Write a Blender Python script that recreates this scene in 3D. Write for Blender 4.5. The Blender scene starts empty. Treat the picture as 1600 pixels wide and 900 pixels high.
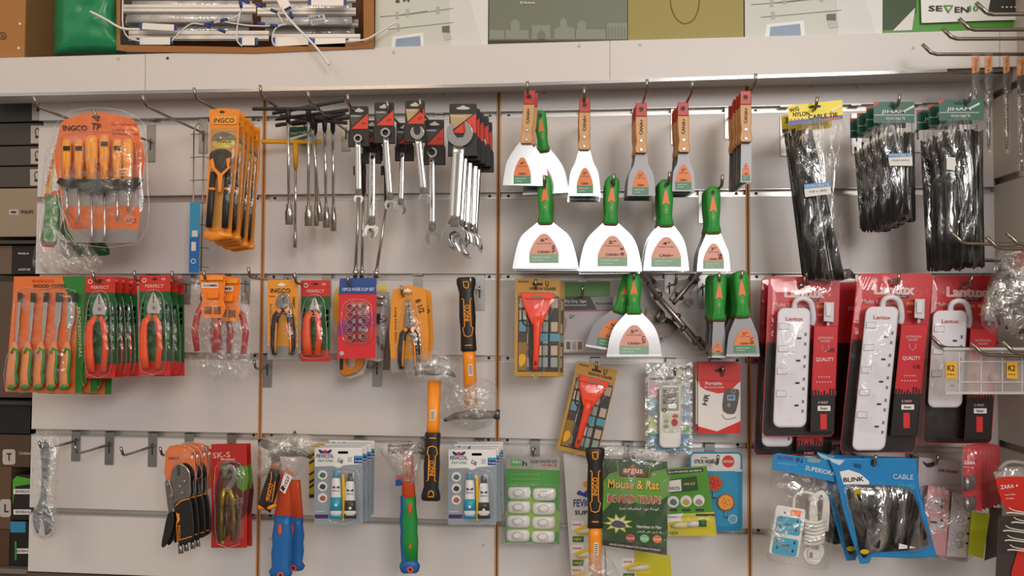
import bpy, bmesh, math, random
from mathutils import Vector, Matrix
random.seed(7)
SC = bpy.context.scene
COL = SC.collection
# ------------------------------------------------------------------ camera
F = 1155.0; YAW = 0.08998; PIT = 0.03245; ROL = 0.00409; CAMD = 1.347   # metres from the slat wall
cy, sy, cp, sp = math.cos(YAW), math.sin(YAW), math.cos(PIT), math.sin(PIT)
FW = Vector((-sy*cp, cy*cp, sp)); RT0 = Vector((cy, sy, 0)); UP0 = RT0.cross(FW)
RT = math.cos(ROL)*RT0 + math.sin(ROL)*UP0
UP = -math.sin(ROL)*RT0 + math.cos(ROL)*UP0
cam = bpy.data.cameras.new('camera'); cam.sensor_width = 36; cam.lens = F/1600*36
cam.clip_start = 0.02
camo = bpy.data.objects.new('camera', cam); COL.objects.link(camo)
M = Matrix((RT, UP, -FW)).transposed().to_4x4(); M.translation = Vector((0, -CAMD, 0))
camo.matrix_world = M; SC.camera = camo
# ------------------------------------------------------------------ colour management
SC.view_settings.view_transform = 'Standard'; SC.view_settings.look = 'None'
SC.view_settings.exposure = -0.04; SC.view_settings.gamma = 1.0; SC.view_settings.use_curve_mapping = False
# ------------------------------------------------------------------ world: the rest of the shop as soft ambient light
wd = bpy.data.worlds.new('world'); SC.world = wd; wd.use_nodes = True
nt = wd.node_tree; nt.nodes.clear()
o_ = nt.nodes.new('ShaderNodeOutputWorld'); b_ = nt.nodes.new('ShaderNodeBackground')
tc = nt.nodes.new('ShaderNodeTexCoord'); sx_ = nt.nodes.new('ShaderNodeSeparateXYZ'); rp = nt.nodes.new('ShaderNodeValToRGB')
vo = nt.nodes.new('ShaderNodeTexVoronoi'); vo.inputs['Scale'].default_value = 7; mx = nt.nodes.new('ShaderNodeMixRGB'); mx.blend_type = 'MULTIPLY'
vr = nt.nodes.new('ShaderNodeValToRGB')
mp = nt.nodes.new('ShaderNodeMapRange'); mp.inputs['From Min'].default_value = -1; mp.inputs['From Max'].default_value = 1
nt.links.new(tc.outputs['Generated'], sx_.inputs[0]); nt.links.new(sx_.outputs['Z'], mp.inputs['Value']); nt.links.new(mp.outputs[0], rp.inputs[0])
e = rp.color_ramp.elements
e[0].position = 0.0; e[0].color = (.19, .15, .12, 1); e[1].position = 1.0; e[1].color = (.70, .64, .57, 1)
k = rp.color_ramp.elements.new(.45); k.color = (.42, .37, .33, 1)
k = rp.color_ramp.elements.new(.62); k.color = (.66, .60, .545, 1)
nt.links.new(tc.outputs['Generated'], vo.inputs['Vector']); nt.links.new(vo.outputs['Color'], vr.inputs[0])
vr.color_ramp.elements[0].color = (.45, .45, .45, 1); vr.color_ramp.elements[1].color = (1.5, 1.5, 1.5, 1); vr.color_ramp.elements[0].position = .2; vr.color_ramp.elements[1].position = .8
mx.inputs[0].default_value = 1; nt.links.new(rp.outputs[0], mx.inputs[1]); nt.links.new(vr.outputs[0], mx.inputs[2])
nt.links.new(mx.outputs[0], b_.inputs[0]); nt.links.new(b_.outputs[0], o_.inputs[0]); b_.inputs[1].default_value = 0.74
# ------------------------------------------------------------------ lamps of the shop, plus added frontal fill
def area(name, loc, aim, sx, szy, power, col):
    l = bpy.data.lights.new(name, 'AREA'); l.shape = 'RECTANGLE'; l.size = sx; l.size_y = szy; l.energy = power; l.color = col
    ob = bpy.data.objects.new(name, l); COL.objects.link(ob); ob.location = loc
    ob.rotation_euler = (Vector(aim)-Vector(loc)).to_track_quat('-Z', 'Y').to_euler(); return ob
area('ceiling_panel_light', (0.55, -1.75, 1.25), (0.35, -1.2, 0), 1.3, .5, 4.2, (1, .93, .84))
area('ceiling_panel_light', (-1.1, -1.9, 1.3), (-.95, -.6, .2), .9, .5, 8, (1, .68, .36))
area('frontal_fill_light', (1.1, -3.2, .9), (.75, 0, .1), 1.0, .8, 36, (1, .97, .94))  # added fill to lift the slat wall from the front, not a shop lamp
area('frontal_fill_light', (-1.8, -3.5, .6), (-.6, 0, .2), 1.0, .9, 2, (1, .86, .70))  # added weak warm fill from the left, likewise no shop lamp
area('shopfront_daylight', (0.35, -4.6, 0.62), (0.2, 0, .1), 1.35, 1.15, 24, (1, .98, .96))

# ------------------------------------------------------------------ pixel of the photo (taken as 1600x900) on the plane d metres before the wall
def P(px, py, d=0.0):
    v = FW + RT*((px-800)/F) + UP*((450-py)/F)
    t = (CAMD-d)/v.y
    return Vector((v.x*t, -d, v.z*t))
def mpp(d=0.0): return (CAMD-d)/F
# ------------------------------------------------------------------ materials
def lin(h):
    if isinstance(h, str):
        h = h.lstrip('#'); c = [int(h[i:i+2], 16)/255 for i in (0, 2, 4)]
    else: c = [x/255 for x in h]
    return tuple((x/12.92 if x <= .04045 else ((x+.055)/1.055)**2.4) for x in c)+(1,)
MATS = {}
def mat(col, rough=.5, metal=0, coat=0, bump=0, scale=60, var=0, spec=.5, name=None):
    key = (col, rough, metal, coat, bump, scale, var, spec)
    if key in MATS: return MATS[key]
    m = bpy.data.materials.new(name or ('surface_%s' % str(col).strip('#'))); m.use_nodes = True
    n = m.node_tree; b = n.nodes['Principled BSDF']
    c = lin(col); b.inputs['Base Color'].default_value = c
    b.inputs['Roughness'].default_value = rough; b.inputs['Metallic'].default_value = metal
    b.inputs['Coat Weight'].default_value = coat; b.inputs['Coat Roughness'].default_value = .08
    b.inputs['Specular IOR Level'].default_value = spec
    if bump or var:
        t = n.nodes.new('ShaderNodeTexCoord'); z = n.nodes.new('ShaderNodeTexNoise'); z.inputs['Scale'].default_value = scale; z.inputs['Detail'].default_value = 3
        n.links.new(t.outputs['Object'], z.inputs['Vector'])
        if bump:
            u = n.nodes.new('ShaderNodeBump'); u.inputs['Strength'].default_value = bump; u.inputs['Distance'].default_value = .01
            n.links.new(z.outputs['Fac'], u.inputs['Height']); n.links.new(u.outputs[0], b.inputs['Normal'])
        if var:
            r = n.nodes.new('ShaderNodeMixRGB'); r.inputs[1].default_value = tuple(x*(1-var) for x in c[:3])+(1,); r.inputs[2].default_value = tuple(min(1, x*(1+var)) for x in c[:3])+(1,)
            n.links.new(z.outputs['Fac'], r.inputs[0]); n.links.new(r.outputs[0], b.inputs['Base Color'])
    MATS[key] = m; return m
def film(lo=.06, hi=.5, scale=45, tint=(1, 1, 1), rough=.12, key=None, bump=.5, milk=.25, sv=(1, 1, 1)):
    kk = ('film', lo, hi, scale, tint, rough, bump, milk, sv)
    if kk in MATS: return MATS[kk]
    m = bpy.data.materials.new('clear_plastic_film'); m.use_nodes = True; n = m.node_tree; n.nodes.clear()
    out = n.nodes.new('ShaderNodeOutputMaterial'); tr = n.nodes.new('ShaderNodeBsdfTransparent'); tr.inputs[0].default_value = tint+(1,)
    gl = n.nodes.new('ShaderNodeBsdfGlossy'); gl.inputs['Roughness'].default_value = rough; gl.inputs[0].default_value = (.95, .95, .95, 1)
    di = n.nodes.new('ShaderNodeBsdfDiffuse'); di.inputs[0].default_value = (.8, .78, .75, 1)
    t = n.nodes.new('ShaderNodeTexCoord'); z = n.nodes.new('ShaderNodeTexNoise'); z.inputs['Scale'].default_value = scale; z.inputs['Detail'].default_value = 4; z.inputs['Distortion'].default_value = 1.2
    g_ = n.nodes.new('ShaderNodeMapping'); g_.inputs['Scale'].default_value = sv
    n.links.new(t.outputs['Object'], g_.inputs['Vector']); n.links.new(g_.outputs[0], z.inputs['Vector'])
    u = n.nodes.new('ShaderNodeBump'); u.inputs['Strength'].default_value = bump; u.inputs['Distance'].default_value = .02
    n.links.new(z.outputs['Fac'], u.inputs['Height']); n.links.new(u.outputs[0], gl.inputs['Normal'])
    r = n.nodes.new('ShaderNodeMapRange'); r.inputs['From Min'].default_value = .45; r.inputs['From Max'].default_value = .68  # noise opacity puts crumple highlights into the film itself
    r.inputs['To Min'].default_value = lo; r.inputs['To Max'].default_value = hi
    n.links.new(z.outputs['Fac'], r.inputs['Value'])
    m1 = n.nodes.new('ShaderNodeMixShader'); m1.inputs[0].default_value = milk
    n.links.new(gl.outputs[0], m1.inputs[1]); n.links.new(di.outputs[0], m1.inputs[2])
    m2 = n.nodes.new('ShaderNodeMixShader'); n.links.new(r.outputs[0], m2.inputs[0]); n.links.new(tr.outputs[0], m2.inputs[1]); n.links.new(m1.outputs[0], m2.inputs[2])
    n.links.new(m2.outputs[0], out.inputs[0]); MATS[kk] = m; return m
CHROME = mat('#d8d8d8', .14, 1, name='chrome'); STEEL = mat('#a9a7a4', .38, 1, name='steel'); HOOKM = mat('#9a9184', .25, 1, name='hook_wire')
ALU = mat('#c9c5c0', .35, .6, name='aluminium'); BLADE = mat('#d6d6d8', .2, 1, bump=.03, scale=9, name='polished_blade'); BLADE2 = mat('#858486', .5, 1, name='satin_blade')
BLACK = mat('#1b1918', .5, name='black_plastic'); DARK = mat('#2c2724', .6); WHITE = mat('#e6e2e0', .4, name='white_plastic'); ORANGE = mat('#f08a1c', .4, name='orange_plastic')
CARD_O = mat('#e98a2b', .35, coat=.3, name='orange_card'); RED = mat('#cf2b2b', .35, name='red'); GREEN = mat('#2f8f35', .45, name='green'); INK = mat('#221a18', .6, name='ink')
PAPER = mat('#dedad6', .6, name='white_paper'); FILM = film(); BLIS = film(.03, .24, 30, rough=.08, bump=.25, milk=.15, ); BAG = film(.16, .62, 38, rough=.16, bump=.9, milk=.3)
SHEET = film(.02, .13, 22, rough=.06, bump=.15, milk=.1); KRAFT = mat('#a8743f', .75, var=.08, scale=20, name='cardboard')
# ------------------------------------------------------------------ text outlines from the built-in font
TX = {}
def glyphs(s):
    if s in TX: return TX[s]
    cu = bpy.data.curves.new('t', 'FONT'); cu.body = s; cu.resolution_u = 2; cu.size = 1; cu.offset = .018
    ob = bpy.data.objects.new('t', cu); COL.objects.link(ob)
    dg = bpy.context.evaluated_depsgraph_get(); dg.update(); me = ob.evaluated_get(dg).to_mesh()
    V = [(v.co.x, v.co.y) for v in me.vertices]; Fa = [tuple(p.vertices) for p in me.polygons]
    ob.evaluated_get(dg).to_mesh_clear(); bpy.data.objects.remove(ob); bpy.data.curves.remove(cu)
    if V:
        x0 = min(v[0] for v in V); x1 = max(v[0] for v in V); y0 = min(v[1] for v in V); y1 = max(v[1] for v in V)
        V = [((x-x0)/max(x1-x0, 1e-6)-.5, (y-y0)/max(y1-y0, 1e-6)-.5) for x, y in V]
    TX[s] = (V, Fa); return TX[s]
# ------------------------------------------------------------------ outline helpers (photo pixels)
def rect(x0, y0, x1, y1, r=0, n=4):
    if r <= 0: return [(x0, y0), (x1, y0), (x1, y1), (x0, y1)]
    o = []
    for cx, cy_, a in ((x1-r, y0+r, -90), (x1-r, y1-r, 0), (x0+r, y1-r, 90), (x0+r, y0+r, 180)):
        for i in range(n+1):
            t = math.radians(a+90*i/n); o.append((cx+r*math.cos(t), cy_+r*math.sin(t)))
    return o
def circ(cx, cy_, r, n=20, ry=None, a0=0, a1=360):
    ry = ry or r; full = abs(a1-a0) >= 360
    return [(cx+r*math.cos(math.radians(a0+(a1-a0)*i/(n if full else n-1))), cy_+ry*math.sin(math.radians(a0+(a1-a0)*i/(n if full else n-1)))) for i in range(n)]
def rotp(pts, c, deg):
    a = math.radians(deg); return [(c[0]+(x-c[0])*math.cos(a)-(y-c[1])*math.sin(a), c[1]+(x-c[0])*math.sin(a)+(y-c[1])*math.cos(a)) for x, y in pts]
def smooth(pts, n=3, closed=True):
    o = []; L = len(pts)
    for i in range(L if closed else L-1):
        p = [pts[(i+j-1) % L] if closed else pts[max(0, min(L-1, i+j-1))] for j in range(4)]
        for k in range(n):
            t = k/n; o.append(tuple(.5*((2*p[1][a])+(-p[0][a]+p[2][a])*t+(2*p[0][a]-5*p[1][a]+4*p[2][a]-p[3][a])*t*t+(-p[0][a]+3*p[1][a]-3*p[2][a]+p[3][a])*t**3) for a in range(len(pts[0]))))
    if not closed: o.append(tuple(pts[-1]))
    return o
def inset(pts, w):
    A = sum(pts[i-1][0]*pts[i][1]-pts[i][0]*pts[i-1][1] for i in range(len(pts)))
    s = 1 if A > 0 else -1; o = []; L = len(pts)
    for i in range(L):
        a, b, c = pts[i-1], pts[i], pts[(i+1) % L]
        n1 = (-(b[1]-a[1]), b[0]-a[0]); n2 = (-(c[1]-b[1]), c[0]-b[0])
        l1 = math.hypot(*n1) or 1; l2 = math.hypot(*n2) or 1
        nx, ny = n1[0]/l1+n2[0]/l2, n1[1]/l1+n2[1]/l2; l = math.hypot(nx, ny) or 1
        o.append((b[0]+s*w*nx/l, b[1]+s*w*ny/l))
    return o
# ------------------------------------------------------------------ things and parts
class Part:
    def __init__(s, th, name, parent=None, label=None):
        s.t = th; s.name = name; s.par = parent; s.V = []; s.F = []; s.FM = []; s.FS = []; s.mats = []; s.label = label; s.ob = None; s.d = th.d
        th.parts.append(s)
    def mi(s, m):
        if m not in s.mats: s.mats.append(m)
        return s.mats.index(m)
    def add(s, V, Fs, m, sm=False):
        b = len(s.V); s.V += [tuple(v) for v in V]; i = s.mi(m)
        for f in Fs: s.F.append(tuple(b+j for j in f)); s.FM.append(i); s.FS.append(sm)
        return s
    def w(s, x, y, e=0): return P(x, y, s.d+e)
    def flat(s, pts, m, e=.0004):
        V = [s.w(x, y, e) for x, y in pts]; return s.add(V, [tuple(range(len(pts)))[::-1]], m)
    def slab(s, pts, e0, e1, m, bev=0, back=True):
        if e0 == 0 and e1 <= .0013 and not s.V: e0, e1 = -e1, 0
        L = len(pts); V = []; Fs = []
        rings = [(pts, e0), (pts, e1)]
        if bev: rings = [(pts, e0), (pts, e1-min(bev*mpp(s.d), (e1-e0)*.6)), (inset(pts, bev*.35), e1-min(bev*mpp(s.d), (e1-e0)*.6)*.3), (inset(pts, bev), e1)]
        for p, ee in rings: V += [s.w(x, y, ee) for x, y in p]
        for r in range(len(rings)-1):
            for i in range(L):
                j = (i+1) % L; Fs.append((r*L+i, r*L+j, (r+1)*L+j, (r+1)*L+i))
        b = (len(rings)-1)*L
        A = sum(pts[i-1][0]*pts[i][1]-pts[i][0]*pts[i-1][1] for i in range(L))
        Fs.append(tuple(range(b, b+L))); Fs.append(tuple(range(L-1, -1, -1)))
        if A > 0: Fs = [f[::-1] for f in Fs]
        return s.add(V, Fs, m)
    def dome(s, pts, e0, e1, m, prof=.5, rings=6, noise=0, c=None, both=False, flat=0):
        L = len(pts); c = c or (sum(p[0] for p in pts)/L, sum(p[1] for p in pts)/L); V = []; Fs = []
        ss = [1]+[math.cos(math.pi/2*(i/rings))*(1-flat)+flat*(1 if i < rings else 0)*(1-i/rings*.3) for i in range(1, rings)]
        for sc in ss:
            h = (1-sc*sc)**prof
            for x, y in pts:
                V.append(s.w(c[0]+(x-c[0])*sc, c[1]+(y-c[1])*sc, e0+(e1-e0)*h+(random.uniform(-noise, noise) if sc < 1 else 0)))
        V.append(s.w(c[0], c[1], e1))
        for r in range(len(ss)-1):
            for i in range(L):
                j = (i+1) % L; Fs.append((r*L+i, (r+1)*L+i, (r+1)*L+j, r*L+j))
        b = (len(ss)-1)*L
        for i in range(L): Fs.append((b+i, len(V)-1, b+(i+1) % L))
        A = sum(pts[i-1][0]*pts[i][1]-pts[i][0]*pts[i-1][1] for i in range(L))
        if A < 0: Fs = [f[::-1] for f in Fs]
        return s.add(V, Fs, m, True)
    def limb(s, st, m, n=12, pw=1.0, cap=True):
        # st: (px, py, half width px, half depth m[, e]) along an axis
        V = []; Fs = []
        st = [x if len(x) > 4 else tuple(x)+(0,) for x in st]
        for i, (x, y, hw, hd, e) in enumerate(st):
            a = st[max(0, i-1)]; b = st[min(len(st)-1, i+1)]
            tx, ty = b[0]-a[0], b[1]-a[1]; l = math.hypot(tx, ty) or 1; nx, ny = -ty/l, tx/l
            for k in range(n):
                t = 2*math.pi*k/n; c_, s_ = math.cos(t), math.sin(t)
                c_ = math.copysign(abs(c_)**pw, c_); s_ = math.copysign(abs(s_)**pw, s_)
                V.append(s.w(x+nx*hw*c_, y+ny*hw*c_, e+hd*s_))
        L = len(st)
        for r in range(L-1):
            for k in range(n): Fs.append((r*n+k, r*n+(k+1) % n, (r+1)*n+(k+1) % n, (r+1)*n+k))
        if cap: Fs.append(tuple(range(n-1, -1, -1))); Fs.append(tuple(range((L-1)*n, L*n)))
        return s.add(V, Fs, m, True)
    def tube(s, pts, r, m, n=8, sm=0):
        if sm: pts = smooth(pts, sm, False)
        return s.wtube([s.w(*p) for p in pts], r, m, n)
    def wtube(s, W, r, m, n=8):
        V = []; Fs = []; up = Vector((.13, .2, .97))
        for i, p in enumerate(W):
            t = (W[min(i+1, len(W)-1)]-W[max(i-1, 0)]).normalized()
            a = t.cross(up); 
            if a.length < .1: a = t.cross(Vector((1, 0, 0)))
            a.normalize(); b = t.cross(a)
            if i and (a.dot(pa) < 0): a, b = -a, -b
            pa = a
            for k in range(n): V.append(p+a*(r*math.cos(2*math.pi*k/n))+b*(r*math.sin(2*math.pi*k/n)))
        L = len(W)
        for q in range(L-1):
            for k in range(n): Fs.append((q*n+k, q*n+(k+1) % n, (q+1)*n+(k+1) % n, (q+1)*n+k))
        Fs.append(tuple(range(n-1, -1, -1))); Fs.append(tuple(range((L-1)*n, L*n)))
        return s.add(V, Fs, m, True)
    def ring(s, cx, cy_, ro, ri, e0, e1, m, n=24, a0=0, a1=360, ry=1.0):
        full = a1-a0 >= 360; K = n if full else n+1; V = []
        for i in range(K):
            t = math.radians(a0+(a1-a0)*i/n)
            for r, e in ((ro, e0), (ro, e1), (ri, e1), (ri, e0)): V.append(s.w(cx+r*math.cos(t), cy_+r*ry*math.sin(t), e))
        Fs = []
        for i in range(n):
            j = (i+1) % K
            for q in range(4): Fs.append((i*4+q, i*4+(q+1) % 4, j*4+(q+1) % 4, j*4+q))
        if not full: Fs += [(0, 3, 2, 1), (K*4-4, K*4-3, K*4-2, K*4-1)]
        return s.add(V, Fs, m)
    def box(s, x0, y0, x1, y1, e0, e1, m, bev=0): return s.slab(rect(x0, y0, x1, y1), e0, e1, m, bev)
    def wbox(s, a, b, m):
        (x0, y0, z0), (x1, y1, z1) = a, b
        V = [(x, y, z) for x in (x0, x1) for y in (y0, y1) for z in (z0, z1)]
        return s.add(V, [(0, 1, 3, 2), (4, 6, 7, 5), (0, 4, 5, 1), (2, 3, 7, 6), (0, 2, 6, 4), (1, 5, 7, 3)], m)
    def text(s, t, cx, cy_, w, h, m=None, rot=0, e=.0017, skew=0):
        V, Fa = glyphs(t); a = math.radians(rot); o = []
        for x, y in V:
            x = x*w+skew*y*h; y = -y*h
            o.append(s.w(cx+x*math.cos(a)-y*math.sin(a), cy_+x*math.sin(a)+y*math.cos(a), e))
        return s.add(o, Fa, m or INK)
    def hole(s, cx, cy_, w=10, h=4, m=None, e=.0005):
        s.flat(smooth([(cx-w/2, cy_-h/4), (cx-w*.2, cy_-h/2), (cx, cy_-h), (cx+w*.2, cy_-h/2), (cx+w/2, cy_-h/4), (cx+w*.3, cy_+h/2), (cx-w*.3, cy_+h/2)], 2), m or DARK, e)
    def build(s, root):
        if not s.V: return
        me = bpy.data.meshes.new(s.name); o = Vector(root.location) if root else Vector((0, 0, 0))
        me.from_pydata([tuple(Vector(v)-o) for v in s.V], [], s.F)
        for m in s.mats: me.materials.append(m)
        me.polygons.foreach_set('material_index', s.FM); me.polygons.foreach_set('use_smooth', s.FS)
        me.update()
        s.ob = bpy.data.objects.new(s.name, me); COL.objects.link(s.ob)
        s.ob.parent = s.par.ob if s.par else root
        if s.label: s.ob['label'] = s.label
class Thing:
    def __init__(s, name, label, cat, cx, cy_, d, group=None):
        s.name, s.label, s.cat, s.group, s.d = name, label, cat, group, d; s.at = P(cx, cy_, d); s.parts = []
    def part(s, name, parent=None, label=None): return Part(s, name, parent, label)
    def done(s):
        s.parts = [p for p in s.parts if p.V]
        r = bpy.data.objects.new(s.name, None); r.empty_display_size = .02; COL.objects.link(r); r.location = s.at
        r['label'] = s.label; r['category'] = s.cat
        if s.group: r['group'] = s.group
        for p in s.parts: p.build(r)
        bpy.context.view_layer.update()
        s.root = r; return s
def solo(name, label, cat, cx, cy_, d, group=None, kind=None):
    """a thing that is one single mesh; returns the Part, call fin() on it"""
    t = Thing(name, label, cat, cx, cy_, d, group); p = Part(t, name); p.kind = kind; return p
def fin(p):
    me = bpy.data.meshes.new(p.name); o = p.t.at
    me.from_pydata([tuple(Vector(v)-o) for v in p.V], [], p.F)
    for m in p.mats: me.materials.append(m)
    me.polygons.foreach_set('material_index', p.FM); me.polygons.foreach_set('use_smooth', p.FS); me.update()
    ob = bpy.data.objects.new(p.name, me); COL.objects.link(ob); ob.location = o
    if p.kind: ob['kind'] = p.kind
    if p.kind != 'structure':
        ob['label'] = p.t.label; ob['category'] = p.t.cat
        if p.t.group: ob['group'] = p.t.group
    return ob
def kids(o): return [c for c in bpy.data.objects if c.parent == o]
def copy_tree(src, off, rot=0, label=None, keep=None, rz=0):
    """copy a thing with its parts and sub-parts; off = (dx, towards the wall, dz) in metres"""
    r = src.copy(); COL.objects.link(r); r.location = Vector(src.location)+Vector(off); r.rotation_euler = (0, math.radians(rot), math.radians(rz))
    if label: r['label'] = label
    for ch in kids(src):
        if keep and ch.name.split('.')[0] not in keep: continue
        c = ch.copy(); COL.objects.link(c); c.parent = r
        for g in kids(ch):
            q = g.copy(); COL.objects.link(q); q.parent = c
    return r
ORD = ['second', 'third', 'fourth', 'fifth', 'sixth', 'seventh', 'eighth']
def stack(th, n, step, what, jx=.0015, jz=.002, jr=1.2, drop=0, keep=None, side=0):
    """n more of the same behind the front one, towards the wall; what = description of the hook's stack"""
    for i in range(n):
        copy_tree(th.root, (random.uniform(-jx, jx)+side*(i+1), step*(i+1), random.uniform(-jz, jz)-drop*(i+1)), random.uniform(-jr, jr),
                  '%s, %s from the front' % (what, ORD[i]) if i < n-1 or n == 1 else '%s, rearmost of the stack' % what, keep)
# ================================================================== THE SETTING
def structure(name): 
    p = solo(name, '', '', 904, 488, 0, kind='structure'); return p
WALLM = mat('#d6d0cd', .42, var=.02, scale=6, name='white_laminate'); WOOD = mat('#c28c58', .6, var=.12, scale=80, name='mdf_edge')
SLOTZ = [.371-.15*k_ for k_ in range(6)]
XL = P(50, 640).x; XR = P(1553, 300).x; ZB = P(60, 893).z; ZT = .432
PX = [-.5952, -.1474, .3005]
GAP = .0125
p = structure('wall_back'); edges = [ZT]+[z for zz in SLOTZ for z in (zz, zz-GAP)]+[ZB]
cols = [XL]+PX+[XR]
for c in range(4):
    x0 = cols[c]+(.0035 if c else 0); x1 = cols[c+1]-(.0035 if c < 3 else 0)
    for i in range(0, len(edges), 2):
        p.wbox((x0, 0, edges[i+1]), (x1, .018, edges[i]), WALLM)
    p.wbox((x0, .012, ZB), (x1, .0185, ZT), ALU)
    for z in SLOTZ:
        p.wbox((x0, -.0006, z-.0006), (x1, .012, z+.0004), ALU); p.wbox((x0, -.0008, z-GAP-.0008), (x1, .012, z-GAP+.0022), ALU)
        for x in (x0+.014, x1-.014):     # fixing screws in the grooves
            if c or x > x0+.1: p.add([(x+.003*math.cos(a*.785), .0113, z-.006+.003*math.sin(a*.785)) for a in range(8)], [tuple(range(8))[::-1]], DARK)
def caps(p, pts, d, r=2.6, m=None):
    for x, y in pts:
        q = P(x, y, d); rr = r*mpp(d)
        p.add([(q.x+rr*math.cos(a*.5236), q.y-.0006, q.z+rr*math.sin(a*.5236)) for a in range(12)], [tuple(range(12))[::-1]], m or CAPM)
CAPM = mat('#bdb3ac', .5)
caps(p, [(136, 155), (357, 151), (505, 150), (692, 148), (850, 145), (1096, 136), (1267, 134), (1338, 137), (1475, 126), (422, 842), (755, 852)], 0)
fin(p)
for i, x in enumerate(PX):
    p = structure('trim_%d' % (i+1))
    p.wbox((x-.0038, -.0008, ZB), (x-.0010, .0179, ZT), WOOD); p.wbox((x+.0010, -.0008, ZB), (x+.0038, .0179, ZT), WOOD); p.wbox((x-.0011, .006, ZB), (x+.0011, .0179, ZT), DARK)
    fin(p)
# side return wall at the right
p = structure('wall_right')
SIDE = mat('#c9bfb5', .45, name='side_laminate')
for i in range(0, len(edges), 2): p.wbox((XR, -.42, edges[i+1]+.014), (XR+.02, .018, edges[i]+(.014 if i else .3)), SIDE)
p.wbox((XR+.012, -.42, ZB), (XR+.03, .018, .72), mat('#a79f98', .5)); fin(p)
# fascia board of the shelf above, chrome strip under it
FD = .075
p = structure('trim_4'); zt0 = P(780, 68, FD).z; zb0 = P(780, 130, FD).z
xs0 = [P(-60, 100, FD).x, P(227, 100, FD).x, P(953, 100, FD).x, P(1562, 80, FD).x, P(1720, 100, FD).x]
fpx = [-60, 227, 953, 1562, 1720]
ft = lambda x: 90.5-x*.0283; fb = lambda x: (145.5-x*.0195) if x < 780 else 130.3-(x-780)*.0325
p.d = FD-.018
for a, b in zip(fpx, fpx[1:]):
    m_ = [780] if a < 780 < b else []
    p.slab([(a+.3, ft(a)+.2)]+[(b-.3, ft(b)+.2), (b-.3, fb(b))]+[(q, fb(q)) for q in m_]+[(a+.3, fb(a))], 0, .018, WALLM)
p.wbox((xs0[0], -FD+.0185, zt0-.03), (xs0[-1], .35, zt0-.012), WALLM)
caps(p, [(185, 92), (615, 82), (905, 72), (1000, 70), (1427, 75)], FD); caps(p, [(262, 91)], FD, 2.4, DARK); fin(p)
p = structure('trim_5'); p.d = FD-.02; p.slab([(-60, fb(-60)), (780, fb(780)), (1480, fb(1480)), (1480, fb(1480)+5), (780, fb(780)+5), (-60, fb(-60)+5)], 0, .021, CHROME); p.wbox((xs0[0], -FD+.021, zb0+.006), (xs0[-1], -.001, zb0+.012), WALLM); fin(p)
p = structure('wall_far'); p.wbox((-2.2, .36, -1.6), (1.6, .40, 1.4), mat('#4a423c', .8)); fin(p)
p = structure('floor'); p.wbox((-3, -5, -1.62), (3, .5, -1.6), mat('#8d857c', .5, var=.05, scale=3)); fin(p)
p = structure('trim_6'); p.wbox((XL, -.004, ZB-.02), (XR, .018, ZB-.002), mat('#55463a', .6)); fin(p)
# ================================================================== HOOKS
HOOKS = {}
def hook(tx, ty, L, where, plate=True, r=.0024):
    tip = P(tx, ty, L); zb = tip.z-.012; z0 = min(SLOTZ, key=lambda z: abs(z-.012-zb)); 
    t = Thing('display_hook', 'steel display hook, '+where, 'hook', tx, ty, L, 'steel hooks along the slat wall')
    t.at = Vector((tip.x, 0, zb)); a = t.part('rod')
    a.wtube([Vector((tip.x, -.001, zb-.003)), Vector((tip.x, -L*.6, zb-.0045)), Vector((tip.x, -L+.012, zb-.004)), Vector((tip.x, -L+.006, zb-.001)), Vector((tip.x, -L, tip.z))], r, HOOKM)
    b = t.part('bracket')
    b.wbox((tip.x-.0085, -.003, zb-.042), (tip.x+.0085, -.0012, min(z0-.002, zb+.03)), STEEL)
    b.wbox((tip.x-.0085, -.003, z0-.0035), (tip.x+.0085, .007, z0-.0015), STEEL)
    b.wbox((tip.x-.0013, -.0034, zb-.02), (tip.x+.0013, -.003, zb+.002), DARK)
    t.done(); return t
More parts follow.
